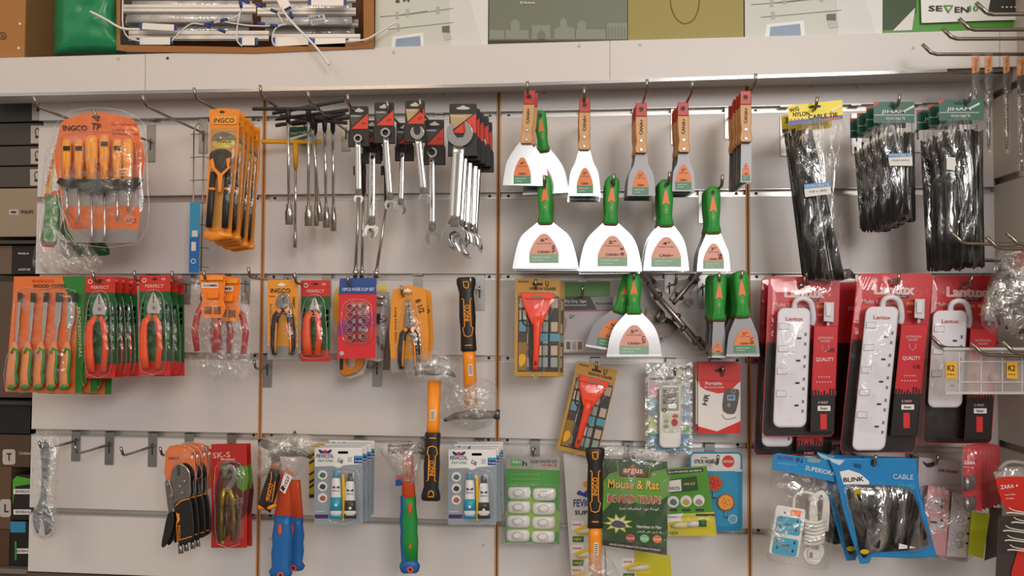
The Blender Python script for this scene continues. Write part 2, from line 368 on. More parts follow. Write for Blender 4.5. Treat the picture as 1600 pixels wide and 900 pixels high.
for tx, ty, L, wh in [
 (53, 150, .20, 'topmost row, leftmost at the panel edge'), (147, 172, .17, 'holding the six orange screwdrivers'), (223, 148, .20, 'holding the wire clip strip'),
 (303, 137, .20, 'holding the long orange packs'), (406, 133, .20, 'holding the leftmost black T wrench'), (481, 142, .20, 'in front of the black T wrench bars'),
 (543, 147, .20, 'holding the leftmost red-cornered wrench card'), (605, 158, .17, 'holding the second wrench card with raised top'), (656, 155, .17, 'holding the card with the tilted open wrench'),
 (714, 162, .17, 'holding the stack of large combination wrenches'), (824, 127, .20, 'holding the widest wood handled scraper'), (913, 137, .19, 'through the second wood handled scraper'),
 (1011, 124, .20, 'through the third wood handled scraper'), (1082, 126, .20, 'through the fourth wood handled scraper'), (1181, 115, .20, 'through the narrow wood handled scrapers'),
 (1277, 151, .18, 'through the yellow cable tie header'), (1406, 147, .18, 'through the middle dark green header'), (1517, 143, .18, 'through the rightmost dark green header'),
 (850, 274, .18, 'through the leftmost green handle of the middle row'), (959, 272, .18, 'through the second green handle of the middle row'), (1046, 269, .18, 'through the third green handle of the middle row'), (1129, 273, .18, 'through the small green handled scraper'),
 (145, 426, .17, 'holding the left red and green plier cards'), (209, 423, .17, 'holding the second red and green plier cards'), (268, 424, .18, 'left of the red gripped pliers'), (318, 423, .16, 'holding the orange plastic hangers'),
 (388, 418, .17, 'above the orange diagonal plier card'), (460, 427, .16, 'above the small red and green plier card'), (543, 432, .15, 'above the red hose clip card'), (627, 447, .13, 'holding the long nose plier card'),
 (735, 434, .12, 'holding the hammer with the black grip upwards'), (837, 437, .12, 'holding the upright orange window scraper'), (910, 447, .08, 'holding the white and green tape packet'), (991, 426, .14, 'through the wide green handled scraper of the lower row'),
 (1057, 428, .10, 'holding the steel door bolts'), (1124, 427, .16, 'through the narrow green handled scrapers'), (1160, 423, .17, 'through the rightmost green handled scrapers'),
 (1258, 432, .15, 'in the left red power strip card'), (1405, 428, .16, 'in the middle red power strip card'), (1519, 431, .15, 'in the right red power strip card'),
 (397, 563, .06, 'empty, just right of the left wooden strip'), (573, 562, .07, 'under the pipe cutter pack'), (932, 566, .06, 'holding the tilted orange window scraper'), (1055, 575, .06, 'holding the remote control pack'), (1130, 573, .07, 'holding the red and white portable scale pack'),
 (61, 690, .10, 'bottom row, by the adjustable wrench'), (117, 696, .10, 'empty, first in the bottom row'), (189, 699, .10, 'empty, second in the bottom row'), (250, 699, .10, 'left of the locking pliers'), (321, 698, .10, 'left of the pruning shears'),
 (412, 684, .14, 'holding the left hammers in the bottom row'), (525, 702, .13, 'holding the left adhesive cards'), (640, 690, .13, 'holding the orange and green hammer'), (733, 700, .13, 'holding the right adhesive cards'), (833, 700, .06, 'holding the white cable switch pack'),
 (990, 708, .13, 'holding the green mouse trap pack'), (1122, 712, .08, 'holding the round sticker hook card'), (1280, 718, .14, 'holding the blue headed extension socket'), (1369, 712, .16, 'holding the blue zip bags'), (1466, 712, .10, 'holding the pink socket pack')]:
    hook(tx, ty, L, wh)
# ================================================================== SHELF TOP
SD = .066
def wire(name, label, pts, d, r=.0013, m=None, g=None):
    p = solo(name, label, 'cable', pts[0][0], pts[0][1], d, g); p.tube(pts, r, m or WHITE, 6, 4); fin(p)
def carton(name, label, x0, x1, y1, dep, m, d=SD, group=None, side=None, y0=-130):
    t = Thing(name, label, 'box', (x0+x1)/2, y1, d, group); a = t.part('carton')
    zt = zt0-.0115; A = P(x0, y1, d); B = P(x1, y1, d); T = P(x0, y0, d).z
    a.wbox((A.x, -d, zt), (B.x, -d+dep, T), m)
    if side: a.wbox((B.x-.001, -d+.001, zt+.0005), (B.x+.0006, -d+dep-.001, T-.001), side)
    return t, a
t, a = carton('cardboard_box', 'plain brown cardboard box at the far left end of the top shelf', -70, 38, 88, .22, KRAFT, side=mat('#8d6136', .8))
a.ring(4, 56, 6, 4.8, .0002, .0006, DARK); a.text('U', 4, 56, 4, 6, DARK); a.flat(circ(31, 37, 2), PAPER); a.flat(circ(29, 75, 2), PAPER)
tp = t.part('tape'); tp.box(-60, -20, -52, 86, 0, .0004, mat('#9a6c3a', .3)); t.done()
# green bag
p = solo('plastic_bag', 'crumpled green plastic bag between brown box and open tray carton', 'bag', 125, 86, .05)
GB = mat('#1f8a5a', .28, bump=.35, scale=14, var=.1, name='green_polythene')
out = smooth([(84, 0), (83, 40), (84, 62), (86, 88), (120, 88), (150, 88), (196, 86), (188, 55), (184, 20), (184, -40), (120, -60), (84, -40)], 6)
p.d = .005
L_ = len(out); V_ = []; F_ = []
for r in range(12):
    sc = 1-r/12; h = (1-sc**4)**.5
    for q, (x, y) in enumerate(out):
        X, Y = 135+(x-135)*sc, 20+(y-20)*sc
        V_.append(p.w(X, Y, .058*h+.0028*math.sin(X*.11+Y*.09+2*math.sin(Y*.05))*(1-sc)+.0018*math.sin(X*.05-Y*.2)*(1-sc)))
for r in range(11):
    for q in range(L_): F_.append((r*L_+q, (r+1)*L_+q, (r+1)*L_+(q+1) % L_, r*L_+(q+1) % L_))
V_.append(p.w(135, 20, .0585)); F_ += [(11*L_+q, 12*L_, 11*L_+(q+1) % L_) for q in range(L_)]
p.add(V_, F_, GB, True)
fin(p)
# tray carton with LED battens
t = Thing('tray_carton', 'open brown tray carton full of white light battens on top shelf', 'box', 385, 80, SD)
a = t.part('tray'); K2_ = mat('#a06a38', .8, var=.1, scale=25)
a.slab([(182, -60), (188, -60), (188, 70), (210, 71), (300, 72), (400, 74), (480, 70), (568, 66), (568, -60), (584, -60), (585, 75), (400, 83), (200, 81), (182, 78)], 0, .012, K2_, 0)
a.wbox((P(186, 0, SD).x, -SD+.14, zt0-.010), (P(580, 0, SD).x, -SD+.15, .75), mat('#5b3b22', .9))
a.wbox((P(186, 0, SD).x, -SD, zt0-.0112), (P(580, 0, SD).x, -SD+.15, zt0-.009), KRAFT)
t.done()
BAT = mat('#e9e4de', .3); PLT = film(.55, .85, 15, milk=.75)
def batten(x0, x1, y, hh, lab, d, clear=True):
    t = Thing('light_batten', lab, 'light fitting', (x0+x1)/2, y, d, 'light battens in the tray carton'); a = t.part('housing')
    a.box(x0, y, x1, y+hh, -.02, 0, BAT); a.box(x0, y+hh*.42, x1, y+hh*.52, 0, .0005, mat('#9b948e', .4)); a.box(x0, y+hh, x1, y+hh+2.5, -.02, -.003, mat('#b9b2aa', .4))
    if clear:
        c = t.part('diffuser'); c.limb([(x0+6, y+hh+10, 8, .008, -.012), (x1-6, y+hh+9, 8, .008, -.012)], PLT, 12)
    t.done()
batten(192, 400, 7, 11, 'white light batten at left, topmost in the tray', .04); batten(402, 556, 12, 10, 'white light batten at right, topmost in the tray', .045)
batten(196, 395, 26, 10, 'white light batten at left, behind the blue clips', .012); batten(408, 560, 30, 10, 'white light batten at right, behind the paper label', .014)
batten(200, 400, -14, 11, 'white light batten at left, cut by the top of the picture', .02); batten(410, 556, -10, 11, 'white light batten at right, cut by the top of the picture', .02)
batten(201, 420, 48, 13, 'white light batten at left, lowest in the tray', .05, False); batten(425, 563, 53, 12, 'white light batten at right, lowest in the tray', .052, False)
def driver(x0, y0, x1, y1, lab, rot=0, d=.066):
    t = Thing('lamp_driver', lab, 'lamp driver', (x0+x1)/2, (y0+y1)/2, d, 'small white lamp drivers'); a = t.part('case'); c = ((x0+x1)/2, (y0+y1)/2)
    a.slab(rotp(rect(x0, y0, x1, y1, 1), c, rot), 0, .012, BAT, .6)
    BL = mat('#23417f', .4)
    for q in (x0-5, x1): b = t.part('terminal', label='blue end terminal'); b.slab(rotp(rect(q, y0+1, q+5, y1-1), c, rot), 0, .009, BL)
    t.done()
for z in [(222, 37, 272, 47, 'lamp driver box at the left end of the tray, upper one', 3), (218, 58, 266, 70, 'lamp driver box at the left end of the tray, lower one', 0), (378, 58, 398, 71, 'narrow lamp driver near the middle of the tray', 0),
          (430, 58, 482, 73, 'lamp driver box right of the middle of the tray', 0), (492, 59, 540, 74, 'lamp driver box at the right end of the tray', 0), (486, -4, 537, 9, 'lamp driver box cut by the top of the picture', 0), (430, -6, 454, 10, 'tilted lamp driver at the crossing wires', 62)]: driver(*z)
LBLM = mat('#23417f', .4)
t = Thing('paper_label', 'small white printed paper label on a batten', 'label', 496, 30, .056); a = t.part('sheet'); a.slab([(482, 24), (507, 22), (510, 36), (487, 40)], 0, .0006, mat('#c9cbcf', .5)); a.text('LUX-9', 494, 27, 20, 5, INK, -4, .0012)
for i in range(3): a.text('lorem'.replace('lorem', 'IIIIIIIIII'), 497, 32+i*2.4, 19, 1.3, INK, -5, .0012)
t.done()
W1 = [(141, 18, 0), (165, 30, 0), (190, 44, .01), (218, 46, .004)]
wire('lamp_cable', 'white cable end reaching left over the green bag', W1, .09, .0022)
wire('lamp_cable', 'thin white cable looping down the tray left wall', [(192, 0, 0), (192, 40, 0), (200, 58, .003), (218, 64, 0)], .085)
wire('lamp_cable', 'white cable arching between left driver and blue clips', [(268, 64, 0), (284, 48, 0), (300, 37, 0), (320, 38, 0), (350, 32, 0), (374, 22, 0), (377, 0, 0)], .085)
wire('lamp_cable', 'white cable falling beside the middle driver', [(377, 12, 0), (371, 40, 0), (370, 62, 0), (378, 72, 0)], .086)
wire('lamp_cable', 'thick white cable end hanging down over the fascia board', [(440, 12, 0), (452, 30, .006), (476, 55, .012), (494, 74, .014), (508, 92, .014), (514, 101, .014)], .092, .0022)
wire('lamp_cable', 'white cable curling right towards the clip box', [(541, 65, 0), (570, 62, .004), (590, 52, .006), (606, 42, .006), (619, 35, .006)], .09, .0017)
wire('lamp_cable', 'thin cable looping around the crossing point of wires', [(445, 37, 0), (430, 45, 0), (425, 62, 0), (430, 72, 0)], .088)
wire('lamp_cable', 'wire between the blue clips left of the crossing', [(380, 2, 0), (410, 12, 0), (432, 20, 0), (442, 36, 0)], .086)
wire('lamp_cable', 'wire running flat left from the crossing point', [(345, 33, 0), (390, 40, .002), (430, 40, 0), (448, 38, 0)], .087)
for i, (x, y, r_) in enumerate([(328, 36, -20), (350, 31, -12), (324, 40, 20), (347, 48, 22), (376, 6, 80), (405, 8, 25), (428, 17, 20), (408, 37, 3), (428, 40, 5), (455, 24, 70), (384, 2, 25)]):
    p = solo('wire_connector', 'small blue wire connector, %s from the left in the tray' % (['first', 'second', 'third', 'fourth', 'fifth', 'sixth', 'seventh', 'eighth', 'ninth', 'tenth', 'rightmost'][sorted(range(11), key=lambda k: [328, 350, 324, 347, 376, 405, 428, 408, 428.5, 455, 384][k]).index(i)]), 'connector', x, y, .088, 'blue wire connectors in the tray')
    a = math.radians(r_); dx, dy = 6*math.cos(a), 6*math.sin(a); p.limb([(x-dx, y-dy, 2.6, .003), (x+dx, y+dy, 2.4, .003)], LBLM, 8); fin(p)
# photo boxes with curtain wire picture (two)
def wirebox(x0, x1, yb, lab):
    t, a = carton('hook_kit_box', lab, x0, x1, yb, .2, mat('#c6c8be', .4, name='printed_box'), group='pale boxes printed with a wire and clips', side=PAPER)
    G = mat('#8e918a', .5); k = (x1-x0)/215.
    f = lambda u, v: (x0+u*k*1.0, yb+v-75)
    a.flat([f(168, -40), f(215, -40), f(215, 75), f(206, 75)], mat('#dcdad8', .4)); a.flat([f(140, -40), f(168, -40), f(206, 75), f(145, 75)], mat('#d2d2cf', .4))
    a.tube([f(10, 27)+(.0004,), f(60, 24)+(.0004,), f(150, 14)+(.0004,)], .0006, G, 5); a.tube([f(25, 47)+(.0004,), f(150, 36)+(.0004,)], .0006, G, 5); a.tube([f(40, 25)+(.0004,), f(100, 18)+(.0004,)], .0005, G, 5)
    for u, v in ((42, 25), (62, 21), (120, 17), (44, 44)): a.slab([f(u-3, v-6), f(u+3, v-6), f(u+3, v+5), f(u-3, v+5)], 0, .0008, mat('#a9aba4', .4))
    a.slab([f(128, 42), f(142, 42), f(146, 62), f(132, 64)], 0, .0008, mat('#b5b7b0', .4)); a.slab([f(128, 42), f(142, 41), f(142, 52), f(128, 51)], .0008, .0014, mat('#6b6157', .5))
    a.slab([f(34, 58), f(92, 52), f(94, 78), f(30, 80)], 0, .0008, mat('#e2e4e4', .4)); a.slab([f(40, 62), f(86, 57), f(88, 80), f(38, 80)], .0008, .0012, mat('#8497ad', .4)); a.text('g H', *f(52, 2), 22, 6, DARK)
    return t.done()
wirebox(586, 762, 74, 'pale photo-printed box with wire and clips, left of the dark box'); wirebox(1164, 1379, 55, 'pale photo-printed box with wire and clips, right of the olive box')
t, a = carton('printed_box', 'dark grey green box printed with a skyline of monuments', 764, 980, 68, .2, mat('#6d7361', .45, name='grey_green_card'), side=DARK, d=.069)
SKY_ = mat('#858b7b', .5); yb = 61
a.box(764, 63, 981, 70, 0, .002, mat('#3a3028', .6))
for i_, (x0, x1, h, ap) in enumerate([(765, 788, 14, 0), (798, 812, 26, 1), (790, 826, 14, 0), (831, 860, 22, 0), (866, 898, 16, 1), (875, 886, 28, 1), (900, 946, 15, 0), (902, 916, 24, 1), (948, 980, 25, 0)]):
    a.flat([(x0, yb), (x0, yb-h), ((x0+x1)/2, yb-h-(6 if ap else 0)), (x1, yb-h), (x1, yb)], SKY_, .0004+.0001*i_)
a.flat([(840, yb), (840, yb-9), (846, yb-14), (852, yb-9), (852, yb)], mat('#6d7361', .45), .0016)
for i in range(6): a.flat(rect(950+i*5, yb-20, 952+i*5, yb-3), mat('#727866', .5), .0018)
a.text('20 Buttons', 824, 4, 24, 4, PAPER); a.ring(908, 3, 8, 7.2, .0002, .0005, SKY_); t.done()
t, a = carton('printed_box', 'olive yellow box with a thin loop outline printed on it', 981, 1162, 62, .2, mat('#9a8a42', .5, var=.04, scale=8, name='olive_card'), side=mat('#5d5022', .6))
a.tube([(x, y, .0003) for x, y in [(1048, -20), (1048, 8), (1056, 28), (1069, 37), (1084, 30), (1092, 10), (1092, -20)]], .0009, mat('#6a5a2c', .5), 6, 4); t.done()
t, a = carton('power_bank_box', 'green and white gadget box with dark lettering at the right end', 1380, 1640, 47, .2, mat('#4c8f2f', .4, name='green_box'))
a.flat([(1380, -60), (1432, -60), (1432, 20), (1400, 46), (1380, 47)], mat('#2f4a22', .5)); a.flat([(1395, 48), (1430, 12), (1425, 47)], PAPER, .0006)
a.slab([(1437, -60), (1640, -60), (1640, 30), (1545, 32), (1440, 36)], 0, .006, WHITE); a.text('SE', 1462, 13, 22, 9, DARK, 0, .0075); a.text('EN', 1503, 15, 22, 9, DARK, 0, .0075); a.text('10', 1522, 13, 14, 9, GREEN, 0, .0075)
a.add([a.w(x, y, .0075) for x, y in [(1474, 8), (1490, 8), (1482, 21)]], [(2, 1, 0)], GREEN); a.add([a.w(x, y, .008) for x, y in [(1478, 10.5), (1486, 10.5), (1482, 17)]], [(2, 1, 0)], PAPER)
a.slab([(1556, -40), (1640, -40), (1640, 24), (1543, 24)], .006, .0072, DARK); a.text('- - - - -', 1580, 11, 30, 2, PAPER, 0, .0078); t.done()
# ================================================================== SHELVING BAY AT THE FAR LEFT
p = structure('trim_7'); SHM = mat('#3a3733', .5)
for y, hh in ((376, 6), (626, 6), (886, 8)):
    A = P(-60, y, .0); B = P(72, y, .0); p.wbox((A.x, .0, A.z-hh*.0011), (XL-.002, .34, A.z), mat('#8e8780', .4, .5) if y > 800 else SHM)
p.wbox((XL-.0015, .019, ZB), (XL+.01, .34, ZT), SHM); fin(p)
def lbox(x0, y0, x1, y1, m, lab, cat='box', d=-.012, dep=.2, name='stock_box', grp=None):
    t = Thing(name, lab, cat, (x0+x1)/2, y1, d, grp); a = t.part('carton'); A = P(x0, y1, d); B = P(x1, y0, d)
    a.wbox((A.x, -d, A.z), (min(B.x, XL-.002), -d+dep, B.z), m); return t, a
GY = mat('#4c4640', .6, name='grey_carton'); LB = mat('#b9b1a8', .6)
for i, (y0, y1, lx) in enumerate([(150, 191, 55), (192, 227, 53), (228, 259, 53), (260, 293, 52)]):
    t, a = lbox(-40, y0, 68, y1, mat(['#3b3734', '#443e39', '#4a443e', '#4d463f'][i], .6), 'dark grey carton with hook picture label, %s in the left shelf pile' % ['topmost', 'second from top', 'third from top', 'fourth from top'][i], grp='dark grey labelled cartons', name='labelled_carton')
    a.wbox((P(-40, y1, -.012).x, .0115, P(0, y1, -.012).z), (XL-.003, .012, P(0, y1, -.012).z+.001), DARK)
    b = t.part('label'); b.flat(rect(lx-5, y0+4, 66, y1-3), LB, .0006); b.tube([(lx+4, y0+22, .0008), (lx+2, y0+12, .0008), (lx+6, y0+8, .0008), (lx+8, y0+12, .0008)], .0009, DARK, 6, 3); b.flat(rect(lx+2, y0+20, lx+7, y0+24), DARK, .0009); t.done()
t, a = lbox(-40, 294, 66, 370, mat('#a3917b', .35, .3, name='beige_foil_card'), 'beige metallic carton with small dark lettering on the left shelf'); a.text('PHILIPS', 42, 331, 19, 5, DARK); a.flat(rect(14, 327, 29, 336), LB); a.flat(rect(17, 330, 25, 333), DARK, .0008); t.done()
t, a = lbox(-40, 384, 19, 428, mat('#6b5847', .6), 'small brown carton on the left shelf below the beige one'); t.done()
t, a = lbox(20, 384, 66, 428, mat('#1d1a19', .5), 'black carton with LUXURY lettering on the left shelf'); a.text('INGLA', 37, 396, 17, 3, PAPER); a.text('LUXURY LED', 38, 421, 19, 3, PAPER); t.done()
t, a = lbox(-40, 440, 62, 620, mat('#5c4a3c', .7), 'tall brown carton mostly hidden behind the chisel set'); t.done()
t, a = lbox(-40, 634, 48, 676, mat('#161414', .5), 'black carton on the lower left shelf'); t.done()
t, a = lbox(-40, 680, 48, 728, mat('#4e3a2a', .7), 'brown carton with angle picture label, upper one'); a.flat(rect(4, 702, 24, 726, 4), LB); a.text('T', 14, 714, 8, 12, DARK); a.text('Uvision', 40, 708, 20, 5, LB); t.done()
t, a = lbox(-40, 729, 18, 826, mat('#5f4630', .7), 'brown carton with angle picture label, lower one'); a.flat(rect(0, 780, 17, 808, 4), LB); a.text('L', 10, 794, 7, 13, DARK); t.done()
t, a = lbox(19, 742, 48, 812, mat('#1a1b17', .5), 'black box with green edge and white bands on the left shelf', name='gadget_box'); a.flat([(20, 750), (26, 744), (48, 748), (48, 756), (24, 760), (20, 790)], mat('#4f9a2f', .5)); a.flat(rect(21, 764, 48, 772), PAPER, .0008); a.flat(rect(21, 796, 48, 804), PAPER, .0008); a.text('SEVEN10', 35, 768, 22, 4, DARK, 0, .0012); a.text('SEVEN10', 35, 800, 22, 4, DARK, 0, .0012); t.done()
t, a = lbox(16, 815, 48, 882, mat('#15140f', .5), 'lower black box with green edge and one white band', name='gadget_box'); a.flat(rect(16, 815, 40, 832), mat('#2f7fa5', .5)); a.flat(rect(25, 857, 48, 865), PAPER, .0008); a.flat(rect(23, 846, 26, 875), GREEN, .0008); a.text('SEVEN10', 36, 861, 20, 4, DARK, 0, .0012); t.done()
t, a = lbox(-40, 827, 15, 882, mat('#4d3422', .7), 'small brown carton at the bottom left corner'); t.done()
# ================================================================== PANEL 1 : screwdrivers, chisels, pliers
RIM = film(.3, .5, 60, rough=.1, bump=.2, milk=.5)
def blister(t, pts, h, parent=None, prof=.25, m=None, flat=.8, name='blister'):
    b = t.part(name, parent); b.dome(pts, .001, h, m or BLIS, prof, 5, flat=flat)
    b.tube([q+(.0015,) for q in pts+pts[:1]], .0006, RIM, 5); return b
# ---- brick of six screwdrivers
t = Thing('screwdriver_set', 'arched clear pack of six orange screwdrivers in a black rack', 'screwdriver set', 150, 180, .16)
a = t.part('card', label='orange and grey printed card'); OR2 = mat('#e2743a', .4); GR2 = mat('#8f8a88', .45)
a.slab(smooth([(92, 290), (92, 205), (104, 186), (128, 178), (150, 175), (172, 177), (200, 184), (217, 202), (219, 290)], 2)+[(221, 326), (216, 358), (106, 358), (98, 326)], 0, .001, OR2)
a.slab([(106, 358), (216, 358), (214, 379), (118, 379)], 0, .0012, GR2); a.flat(rect(98, 288, 218, 322), mat('#a59a92', .4)); a.flat([(100, 326), (140, 358), (109, 358)], mat('#c45a1e', .5))
a.text('INGCO', 117, 200, 38, 9, DARK); a.text('TP', 150, 198, 15, 11, DARK, 6); a.text('Screwdriver Set', 195, 194, 42, 4, RED); a.text('6 PCS CR-V', 195, 203, 40, 3, mat('#b0301c', .5)); a.text('Industrial', 195, 209, 40, 3, mat('#b0301c', .5)); a.hole(150, 183, 14, 4)
a.flat(circ(202, 343, 8), mat('#d8917a', .5), .0008); a.text('6PCS', 205, 345, 16, 7, mat('#b04a28', .5), 0, .001); a.flat(circ(183, 338, 4), mat('#8a8aa0', .5), .0009)
b = t.part('rack', label='black plastic rack'); b.slab(smooth([(93, 278), (216, 277), (216, 288), (206, 296), (190, 292), (165, 300), (130, 300), (120, 290), (100, 292)], 2), .004, .016, BLACK, 1)
for x, y0, w, ln, big in [(104, 217, 7, 333, 0), (123, 217, 7, 343, 0), (143, 211, 9.5, 376, 1), (163, 210, 7.5, 376, 0), (183, 217, 7, 345, 0), (200, 216, 8, 330, 1)]:
    h = t.part('handle', label='orange handle'); w *= 1.15; h.limb([(x, y0, w*.45, .004, .012), (x, y0+4, w*.9, .009, .012), (x, y0+18, w, .0105, .012), (x, y0+40, w*.95, .010, .012), (x, y0+56, w*.72, .008, .012), (x, 280, w*.86, .009, .012)], mat('#f79e28', .3), 14, .8)
    for q in (-.45, .45): h.limb([(x+w*q, y0+8, 1.1, .0025, .020), (x+w*q, 272, 1.1, .0025, .020)], mat('#ffb24a', .3), 8)
    if not big: h.slab(rect(x-5.5, y0+11, x+5.5, y0+18), .018, .024, DARK, .5)
    s = t.part('shaft', h, 'chrome shaft'); s.limb([(x, 295, 2, .0022, .010), (x, ln-8, 1.9, .0022, .010), (x, ln, 2.2, .001, .010)], CHROME, 10)
blister(t, smooth([(84, 215), (90, 190), (108, 175), (135, 169), (165, 169), (195, 174), (222, 190), (229, 215), (231, 300), (233, 328), (215, 381), (118, 381), (98, 338), (90, 300)], 2), .026, m=SHEET)
blister(t, smooth([(95, 228), (103, 208), (150, 204), (200, 208), (212, 230), (214, 285), (206, 335), (180, 372), (130, 372), (98, 330)], 2), .030); t.done()
# ---- green handled packs behind it
def roller(lab, dx, dy, d):
    t = Thing('trowel_pack', lab, 'hand tool pack', 85+dx, 230+dy, d, 'green handled tools in clear bags'); a = t.part('handle', label='green handle with red end')
    X = lambda x: x+dx; Y = lambda y: y+dy
    a.limb([(X(84), Y(306), 9, .008), (X(83), Y(312), 12.5, .013), (X(82), Y(330), 12, .013), (X(79), Y(365), 14, .014), (X(75), Y(380), 13, .014)], GREEN, 16, .9)
    a.limb([(X(75.5), Y(378), 12.5, .0135), (X(75), Y(386), 10, .010)], mat('#c43a22', .4), 16)
    b = t.part('card', label='yellow and red narrow card'); b.slab([(X(70), Y(303)), (X(86), Y(226)), (X(88), Y(226)), (X(80), Y(303))], -.006, -.005, mat('#d9b030', .5)); b.text('PAINT ROLLER', X(79), Y(262), 60, 5, RED, -78, .001-.005)
    b.flat([(X(68), Y(303)), (X(96), Y(296)), (X(96), Y(306)), (X(70), Y(310))], mat('#c95a30', .5), -.0045)
    c = t.part('bag'); c.dome(smooth([(X(72), Y(232)), (X(92), Y(215)), (X(98), Y(300)), (X(96), Y(398)), (X(128), Y(405)), (X(125), Y(428)), (X(70), Y(426)), (X(50), Y(415)), (X(56), Y(380)), (X(64), Y(300))], 2), -.004, .020, BAG, .4, 6, .0015)
    t.done()
roller('green handled tool with red end in clear bag, left below screwdriver set', 0, 0, .12)
roller('green handled tool in clear bag mostly hidden behind the screwdriver set', 33, 2, .10)
p = solo('foil_pouch', 'shiny dark green pouch under the screwdriver set', 'pouch', 133, 370, .095); p.dome(smooth([(98, 345), (140, 350), (168, 384), (171, 392), (168, 399), (130, 401), (98, 400)], 3), 0, .014, mat('#1f5e2a', .2, bump=.5, scale=40), .4, 6, .001); fin(p)
# ---- wire clip strip and the blue card on it
t = Thing('clip_strip', 'tall narrow wire ladder strip hanging beside the orange packs', 'wire rack', 310, 198, .05); a = t.part('frame')
for x0, x1, r in ((303, 301, .0012), (319, 314, .0012)): a.tube([(x0, 205, 0), (x1, 424, 0)], r, STEEL, 6)
a.tube([(303, 206, 0), (306, 197, 0), (311, 193, 0), (316, 197, 0), (319, 206, 0)], .0012, STEEL, 6, 3)
for y in (210, 246, 282, 318, 352, 388, 418): b = t.part('clip_arm'); b.tube([(298, y, 0), (302, y, .004), (318, y-1, .005), (325, y, .012), (325, y+2, .016)], .0009, STEEL, 5)
t.done()
t = Thing('blister_card', 'narrow bright blue card clipped to the wire ladder strip', 'card', 304, 316, .062); a = t.part('card'); a.slab([(297, 316), (313, 316), (311, 426), (295, 426)], 0, .0012, mat('#3a9bc4', .4)); a.flat([(296, 372), (312, 366), (311, 426), (295, 426)], mat('#1d6fb8', .4), .0016); a.flat(rect(300, 360, 309, 370), PAPER, .002); a.flat(rect(299, 378, 306, 392), PAPER, .002); a.ring(302, 408, 4, 2.8, .0012, .002, PAPER); t.done()
# ---- orange cutter packs
CO = mat('#e88a20', .3, coat=.4, bump=.15, scale=30, name='orange_foil')
t = Thing('cutter_pack', 'orange pack with black handled bolt cutters, front of the stack', 'tool pack', 345, 180, .175, 'orange packs of bolt cutters'); a = t.part('card')
a.slab([(327, 171), (350, 169), (374, 171), (373, 230), (366, 300), (361, 372), (321, 370), (323, 290), (327, 230)], 0, .001, CO); a.flat([(331, 200), (370, 200), (368, 240), (358, 356), (328, 356), (330, 240)], mat('#c98a40', .3))
a.flat(smooth([(331, 222), (334, 210), (350, 206), (366, 212), (369, 224), (360, 232), (340, 232)], 2), mat('#6c6358', .4), .0008); a.flat(smooth([(332, 222), (350, 218), (368, 220), (364, 230), (350, 233), (337, 231)], 2), mat('#c7b04a', .4), .001); a.text('INGCO', 350, 220, 22, 6, DARK, 0, .0014)
a.slab(rect(331, 182, 370, 194, 3), .001, .0018, mat('#efa23a', .4)); a.text('INGCO', 350, 188, 32, 7.5, DARK, 0, .0022); a.hole(347, 175, 9, 3)
b = t.part('jaw', label='dark jaw and pivot'); b.slab(smooth([(328, 240), (336, 234), (350, 232), (362, 240), (362, 252), (354, 262), (344, 272), (334, 262), (328, 252)], 2), .001, .012, mat('#3c3632', .4, .5), 1.5)
b.slab([(328, 250), (333, 247), (336, 262), (345, 271), (355, 262), (353, 248), (360, 246), (358, 258), (360, 262), (348, 274), (345, 300), (341, 300), (340, 274), (330, 262)], .008, .014, ORANGE, .5)
for sx in (0, 1):
    h = t.part('handle', label='black handle with orange band')
    q = [(333, 268), (329, 320), (326, 355)] if not sx else [(357, 262), (353, 320), (351, 356)]
    h.limb([(q[0][0], q[0][1], 4.5, .006, .006), (q[1][0], q[1][1], 5.5, .008, .006), (q[2][0], q[2][1], 5, .007, .006)], BLACK, 12, .8)
    h.limb([(q[0][0]-1.4, 293, 5.6, .0085, .006), (q[0][0]-1.6, 297, 5.6, .0085, .006)], ORANGE, 12, .8)
c = t.part('crimp', label='crumpled orange end'); c.dome(smooth([(319, 362), (338, 359), (360, 362), (363, 372), (350, 374), (330, 377), (320, 372)], 2), 0, .006, CO, .5, 3, .001)
blister(t, smooth([(329, 204), (371, 204), (366, 300), (358, 356), (325, 355), (328, 300)], 1), .018, m=SHEET); t.done()
stack(t, 4, .0185, 'orange bolt cutter pack', side=.0005, drop=.003, jr=1.6)
